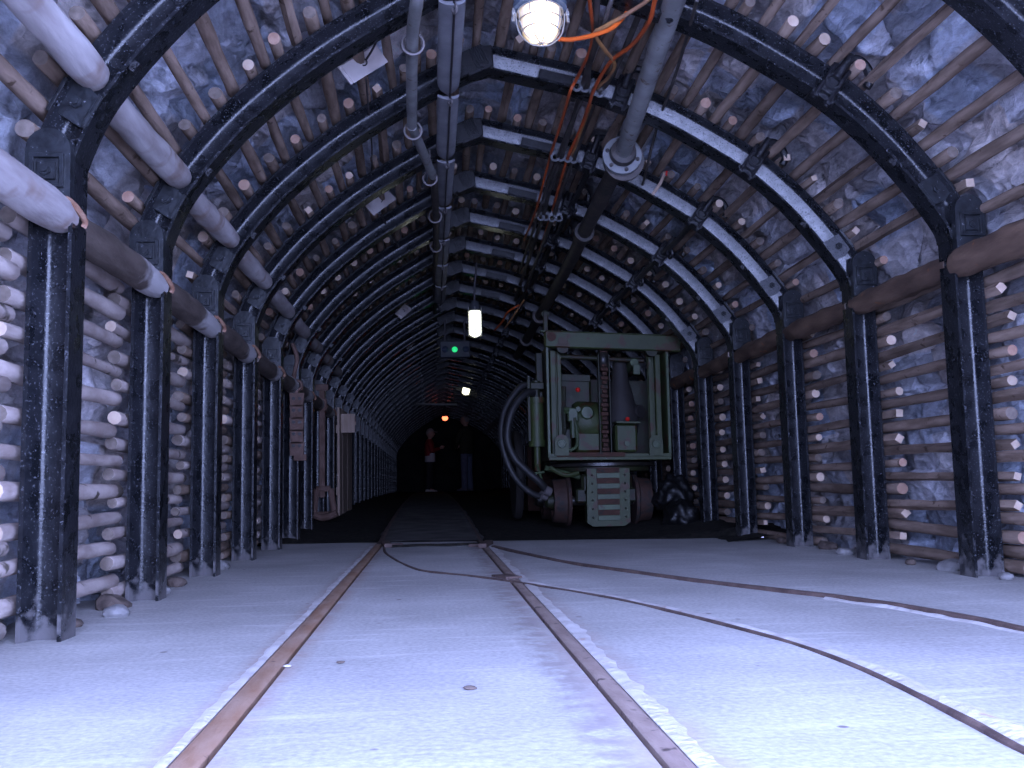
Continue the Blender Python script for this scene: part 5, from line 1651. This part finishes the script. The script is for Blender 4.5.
def person(label, loc, H_, face, arms, legs, lean, child=False, look=None):
    """arms: ((elbow, wrist, finger direction, thumb direction) left, right) in body units"""
    root = thing('person', label, 'person', loc)
    k = H_ / 1.75
    hd = .235 * k if not child else .228 * (H_ / 1.5)
    hip = .52 * H_; sh = .82 * H_ if not child else .80 * H_
    neck = sh + .035 * k
    fx = Vector((face, 0, 0))
    nodes, edges = [], []

    def nd(p, r, prev=None):
        nodes.append((Vector(p), r)); i = len(nodes) - 1
        if prev is not None: edges.append((prev, i))
        return i
    lx = lean
    pel = nd((0, 0, hip), .105 * k)
    wa = nd((lx * .3, 0, hip + .17 * k), .10 * k, pel)
    ch = nd((lx * .7, 0, sh - .14 * k), .11 * k, wa)
    nb = nd((lx, 0, sh), .065 * k, ch)
    nt = nd((lx + face * .01, 0, neck + .03 * k), .052 * k, nb)
    hc = Vector((lx + face * .03 * k, 0, neck + .03 * k + hd * .52))
    nd(hc, .06 * k, nt)
    shirt_n, hands = [], []
    for sgn, (el, wr, fd, td) in zip((1, -1), arms):
        s_ = nd((lx * .9, sgn * .17 * k, sh - .045 * k), .062 * k, ch)
        e = nd(el, .044 * k, s_)
        w = nd(wr, .030 * k, e)
        fd = Vector(fd).normalized(); td = Vector(td).normalized()
        side = fd.cross(td).normalized()
        pm = nd(Vector(wr) + fd * .045 * k, (.036 * k, .022 * k), w)
        acr = td
        kn = []
        for j in range(4):
            off = acr * ((1.5 - j) * .019 * k)
            ln = (.070, .080, .074, .058)[j] * k
            b0 = Vector(wr) + fd * .085 * k + off
            f1 = nd(b0, .0095 * k, pm)
            f2 = nd(b0 + fd * ln * .5 + side * .010 * k, .0088 * k, f1)
            nd(b0 + fd * ln * .9 + side * .030 * k, .007 * k, f2)
        t1 = nd(Vector(wr) + fd * .035 * k + td * .040 * k, .011 * k, pm)
        nd(Vector(wr) + fd * .075 * k + td * .060 * k + side * .012 * k, .0085 * k, t1)
        hands.append((s_, e, w))
    ll = []
    for sgn, (kn_, an, toe) in zip((1, -1), legs):
        h_ = nd((0, sgn * .085 * k, hip - .06 * k), .085 * k, pel)
        kk = nd(kn_, .058 * k, h_)
        aa = nd(an, .040 * k, kk)
        t_ = nd((toe[0] * .75, toe[1], .03), .020 * k, aa)
        ll.append((h_, kk, aa, t_))
    body = skin_chain('body', nodes, edges, 'skin', root)
    vs, fs, f, l, u = head_mesh(hc, hd, look or (face, -.25, -.04))
    mesh_join(body, MB().add(vs, fs))
    for s2 in (-1, 1):
        e = hc + f * (hd * .37) + l * (s2 * hd * .125) + u * (hd * .045)
        bm_ = MB().lathe([(.001, -hd * .03), (hd * .024, -hd * .018), (hd * .03, 0), (hd * .024, hd * .018), (.001, hd * .03)], 10, Matrix.Translation(e), caps=False)
        bm_.build('eye', 'eye', root, smooth=True)
    MB().tube([hc + f * hd * .385 + l * hd * .07 - u * hd * .255, hc + f * hd * .405 - u * hd * .252, hc + f * hd * .385 - l * hd * .07 - u * hd * .255], hd * .016, 6).build('mouth', 'lip', root, smooth=True)
    return root, nodes, dict(pel=pel, wa=wa, ch=ch, nb=nb, arms=hands, legs=ll, hc=hc, hd=hd, k=k, sh=sh, hip=hip, f=f, lx=lx)


def garment(name, m, root, nodes, chain, grow, parent_label=None):
    """a cloth tube network over body nodes: chain = (list of node ids or points with radius, edges)"""
    ns = []
    for it in chain[0]:
        if isinstance(it, int):
            p, r = nodes[it]
            ns.append((p, tuple(q + grow for q in r) if isinstance(r, tuple) else r + grow))
        else:
            ns.append((Vector(it[0]), it[1]))
    return skin_chain(name, ns, chain[1], m, root)




def clothes(root, N_, J, jacket, trousers, shoe_m, hem, top_r, leg_r, boot_dx):
    k, hip, sh, lx = J['k'], J['hip'], J['sh'], J['lx']
    (a0, a1, a2), (b0, b1, b2) = J['arms']
    (l0, l1, l2, l3), (r0, r1, r2, r3) = J['legs']
    mb = MB()
    loft(mb, [((lx * .2, 0, hem), .125 * k, .185 * k), ((lx * .2, 0, hem + .02), .140 * k, .200 * k), ((lx * .35, 0, hip + .12 * k), .140 * k, .195 * k),
              ((lx * .6, 0, sh - .22 * k), .148 * k, .205 * k), ((lx * .8, 0, sh - .09 * k), .135 * k, .205 * k), ((lx * .9, 0, sh - .03 * k), .11 * k, .165 * k), ((lx, 0, sh + .015 * k), .085 * k, .095 * k), ((lx, 0, sh + .05 * k), .072 * k, .074 * k)])
    for s_, e_, w_ in ((a0, a1, a2), (b0, b1, b2)):
        S_, E_, W_ = N_[s_][0], N_[e_][0], N_[w_][0]
        S2 = Vector((S_.x, S_.y * .80, S_.z - .01))
        pts = catmull([S2, S_.lerp(E_, .25) , S_.lerp(E_, .6), E_, E_.lerp(W_, .5), E_.lerp(W_, .96)], 3)
        rr = [.080 * k + (.048 * k - .080 * k) * i / (len(pts) - 1) for i in range(len(pts))]
        mb.tube(pts, rr, 14)
    mb.build('jacket', jacket, root, smooth=True, angle=60)
    mb = MB()
    loft(mb, [((0, 0, hip - .12 * k), .09 * k, .12 * k), ((0, 0, hip - .06 * k), .125 * k, .172 * k), ((0, 0, hip + .02 * k), .128 * k, .176 * k), ((0, 0, hip + .10 * k), .115 * k, .160 * k)])
    for h_, kn, an in ((l0, l1, l2), (r0, r1, r2)):
        H0, K0, A0 = N_[h_][0], N_[kn][0], N_[an][0]
        pts = catmull([H0 + Vector((0, 0, .03)), H0.lerp(K0, .5), K0, K0.lerp(A0, .5), A0 + Vector((0, 0, -.03 * k))], 4)
        rr = [leg_r[0] + (leg_r[1] - leg_r[0]) * min(1, i / (len(pts) * .55)) for i in range(len(pts))]
        mb.tube(pts, rr, 16)
    mb.build('trousers', trousers, root, smooth=True, angle=60)
    for an, to in ((l2, l3), (r2, r3)):
        A0, T0 = N_[an][0], N_[to][0]
        d = (T0 - A0); d.z = 0; d.normalize(); sd = Vector((-d.y, d.x, 0))
        mb = MB()
        prof = [(-.075, .030, .055), (-.06, .042, .085), (.0, .046, .092), (.07, .046, .075), (.13, .048, .055), (.18, .040, .042), (.205, .020, .030)]
        n = 14
        for x_, w_, h_ in prof:
            c = Vector((A0.x, A0.y, 0)) + d * x_ * k
            for j in range(n):
                q_ = 2 * PI * j / n
                z_ = max(0.004, h_ * k * (.5 + .5 * math.sin(q_)) if math.sin(q_) > -.6 else .004)
                mb.v.append(c + sd * (w_ * k * math.cos(q_)) + Vector((0, 0, z_)))
        for i in range(len(prof) - 1):
            for j in range(n):
                mb.f.append([i * n + j, i * n + (j + 1) % n, (i + 1) * n + (j + 1) % n, (i + 1) * n + j]); mb.m.append(0)
        mb.f.append(list(range(n))); mb.m.append(0); mb.f.append([(len(prof) - 1) * n + j for j in range(n)]); mb.m.append(0)
        mb.build('shoe', shoe_m, root, smooth=True, angle=60)


# --- man: half turned away, head towards the child, hands in front
pm_ = at(467, 491, 24.0)
LOOK_M = (-.82, -.50, -.05)
man, nodes, J = person('grey haired person in dark jacket and blue jeans standing deep in the tunnel', (pm_.x, 24.0, rise(24.0) + .004), 1.76, -1,
    (((-.06, .27, 1.16), (-.22, .12, 1.04), (-.7, -.6, -.1), (-.2, -.2, .9)), ((-.06, -.27, 1.16), (-.22, -.10, 1.03), (-.7, .6, -.1), (-.2, .2, .9))),
    (((.0, .10, .49), (.02, .11, .09), (-.15, .13, .035)), ((.0, -.10, .49), (.02, -.12, .09), (-.15, -.14, .035))), .0, False, LOOK_M)
clothes(man, nodes, J, 'jacket_dark', 'jeans', 'shoe_dark', J['hip'] - .06, 1, (.098, .075), .1)
hair_cap(J['hc'], J['hd'], LOOK_M, 1.07, -.45, .62, 'hair', 'hair_grey', man)
man.rotation_euler = (0, 0, -.62)

# --- child: red jacket over a white shirt, pale cap, hands together in front
pb_ = at(430, 491, 23.6)
boy, nodes, J = person('child in pale cap, red jacket and white shirt facing the taller person', (pb_.x, 23.6, rise(23.6) + .004), 1.44, 1,
    (((.06, .19, .93), (.22, .07, .98), (.8, -.4, .35), (.2, .3, .9)), ((.06, -.19, .92), (.22, -.05, .97), (.8, .4, .35), (.2, -.3, .9))),
    (((.02, .08, .40), (.0, .085, .08), (.13, .09, .03)), ((-.02, -.075, .40), (-.04, -.08, .08), (.10, -.085, .03))), .0, True)
hip = J['hip']; k = J['k']
loft(MB(), [((.01, 0, hip - .075), .112, .155), ((.01, 0, hip - .06), .124, .168), ((.01, 0, hip + .06), .122, .165), ((.01, 0, hip + .2), .11, .15)]).build('shirt', 'shirt', boy, smooth=True, angle=60)
clothes(boy, nodes, J, 'jacket_red', 'trousers', 'shoe_pale', hip + .05, 1, (.080, .060), .1)
cp_ = hair_cap(J['hc'], J['hd'], (1, -.25, -.04), 1.12, -.30, .36, 'cap', 'cap', boy)
hc, hd, f = J['hc'], J['hd'], J['f']
mb = MB()
pts = [hc + f * hd * .40 + Vector((0, 0, hd * .24)), hc + f * hd * .80 + Vector((0, 0, hd * .17))]
side = Vector((0, 0, 1)).cross(f).normalized()
vs = []
for t in range(9):
    a = -1.2 + 2.4 * t / 8
    vs.append(hc + f * (hd * (.40 * math.cos(a * .8))) + side * (hd * .34 * math.sin(a)) + Vector((0, 0, hd * .25)))
for t in range(9):
    a = -1.2 + 2.4 * t / 8
    vs.append(hc + f * (hd * (.40 + .38 * math.cos(a * 1.1))) + side * (hd * .36 * math.sin(a)) + Vector((0, 0, hd * .18)))
n = len(vs)
vs += [v - Vector((0, 0, hd * .03)) for v in vs]
fs = [[i, i + 1, i + 10, i + 9] for i in range(8)] + [[i + n, i + 9 + n, i + 10 + n, i + 1 + n] for i in range(8)] + [[i + 9, i + 10, i + 10 + n, i + 9 + n] for i in range(8)] + [[i, i + n, i + 1 + n, i + 1] for i in range(8)] + [[0, 9, 9 + n, n], [8, 8 + n, 17 + n, 17]]
mb.add(vs, fs).build('peak', 'cap', cp_, smooth=True, angle=40)

# ------------------------------------------------------------------ light
world = bpy.data.worlds.new('world')
scene.world = world
world.use_nodes = True
bg = world.node_tree.nodes['Background']
bg.inputs['Color'].default_value = (0.405, 0.50, 0.97, 1)
bg.inputs["Strength"].default_value = 14.0
# daylight entering through the open tunnel mouth behind the camera
ld = bpy.data.lights.new('tunnel_mouth', 'AREA')
ld.shape = 'RECTANGLE'; ld.size = 3.0; ld.size_y = 2.5
ld.cycles.is_portal = True
lo = bpy.data.objects.new('tunnel_mouth', ld); COL.objects.link(lo)
lo.location = (.46, -0.30, 1.15)
lo.rotation_euler = (PI / 2, 0, 0)

vs = scene.view_settings
vs.view_transform = 'Standard'
vs.look = 'None'
vs.gamma = 1.0
vs.use_curve_mapping = False
vs.exposure = 0.78
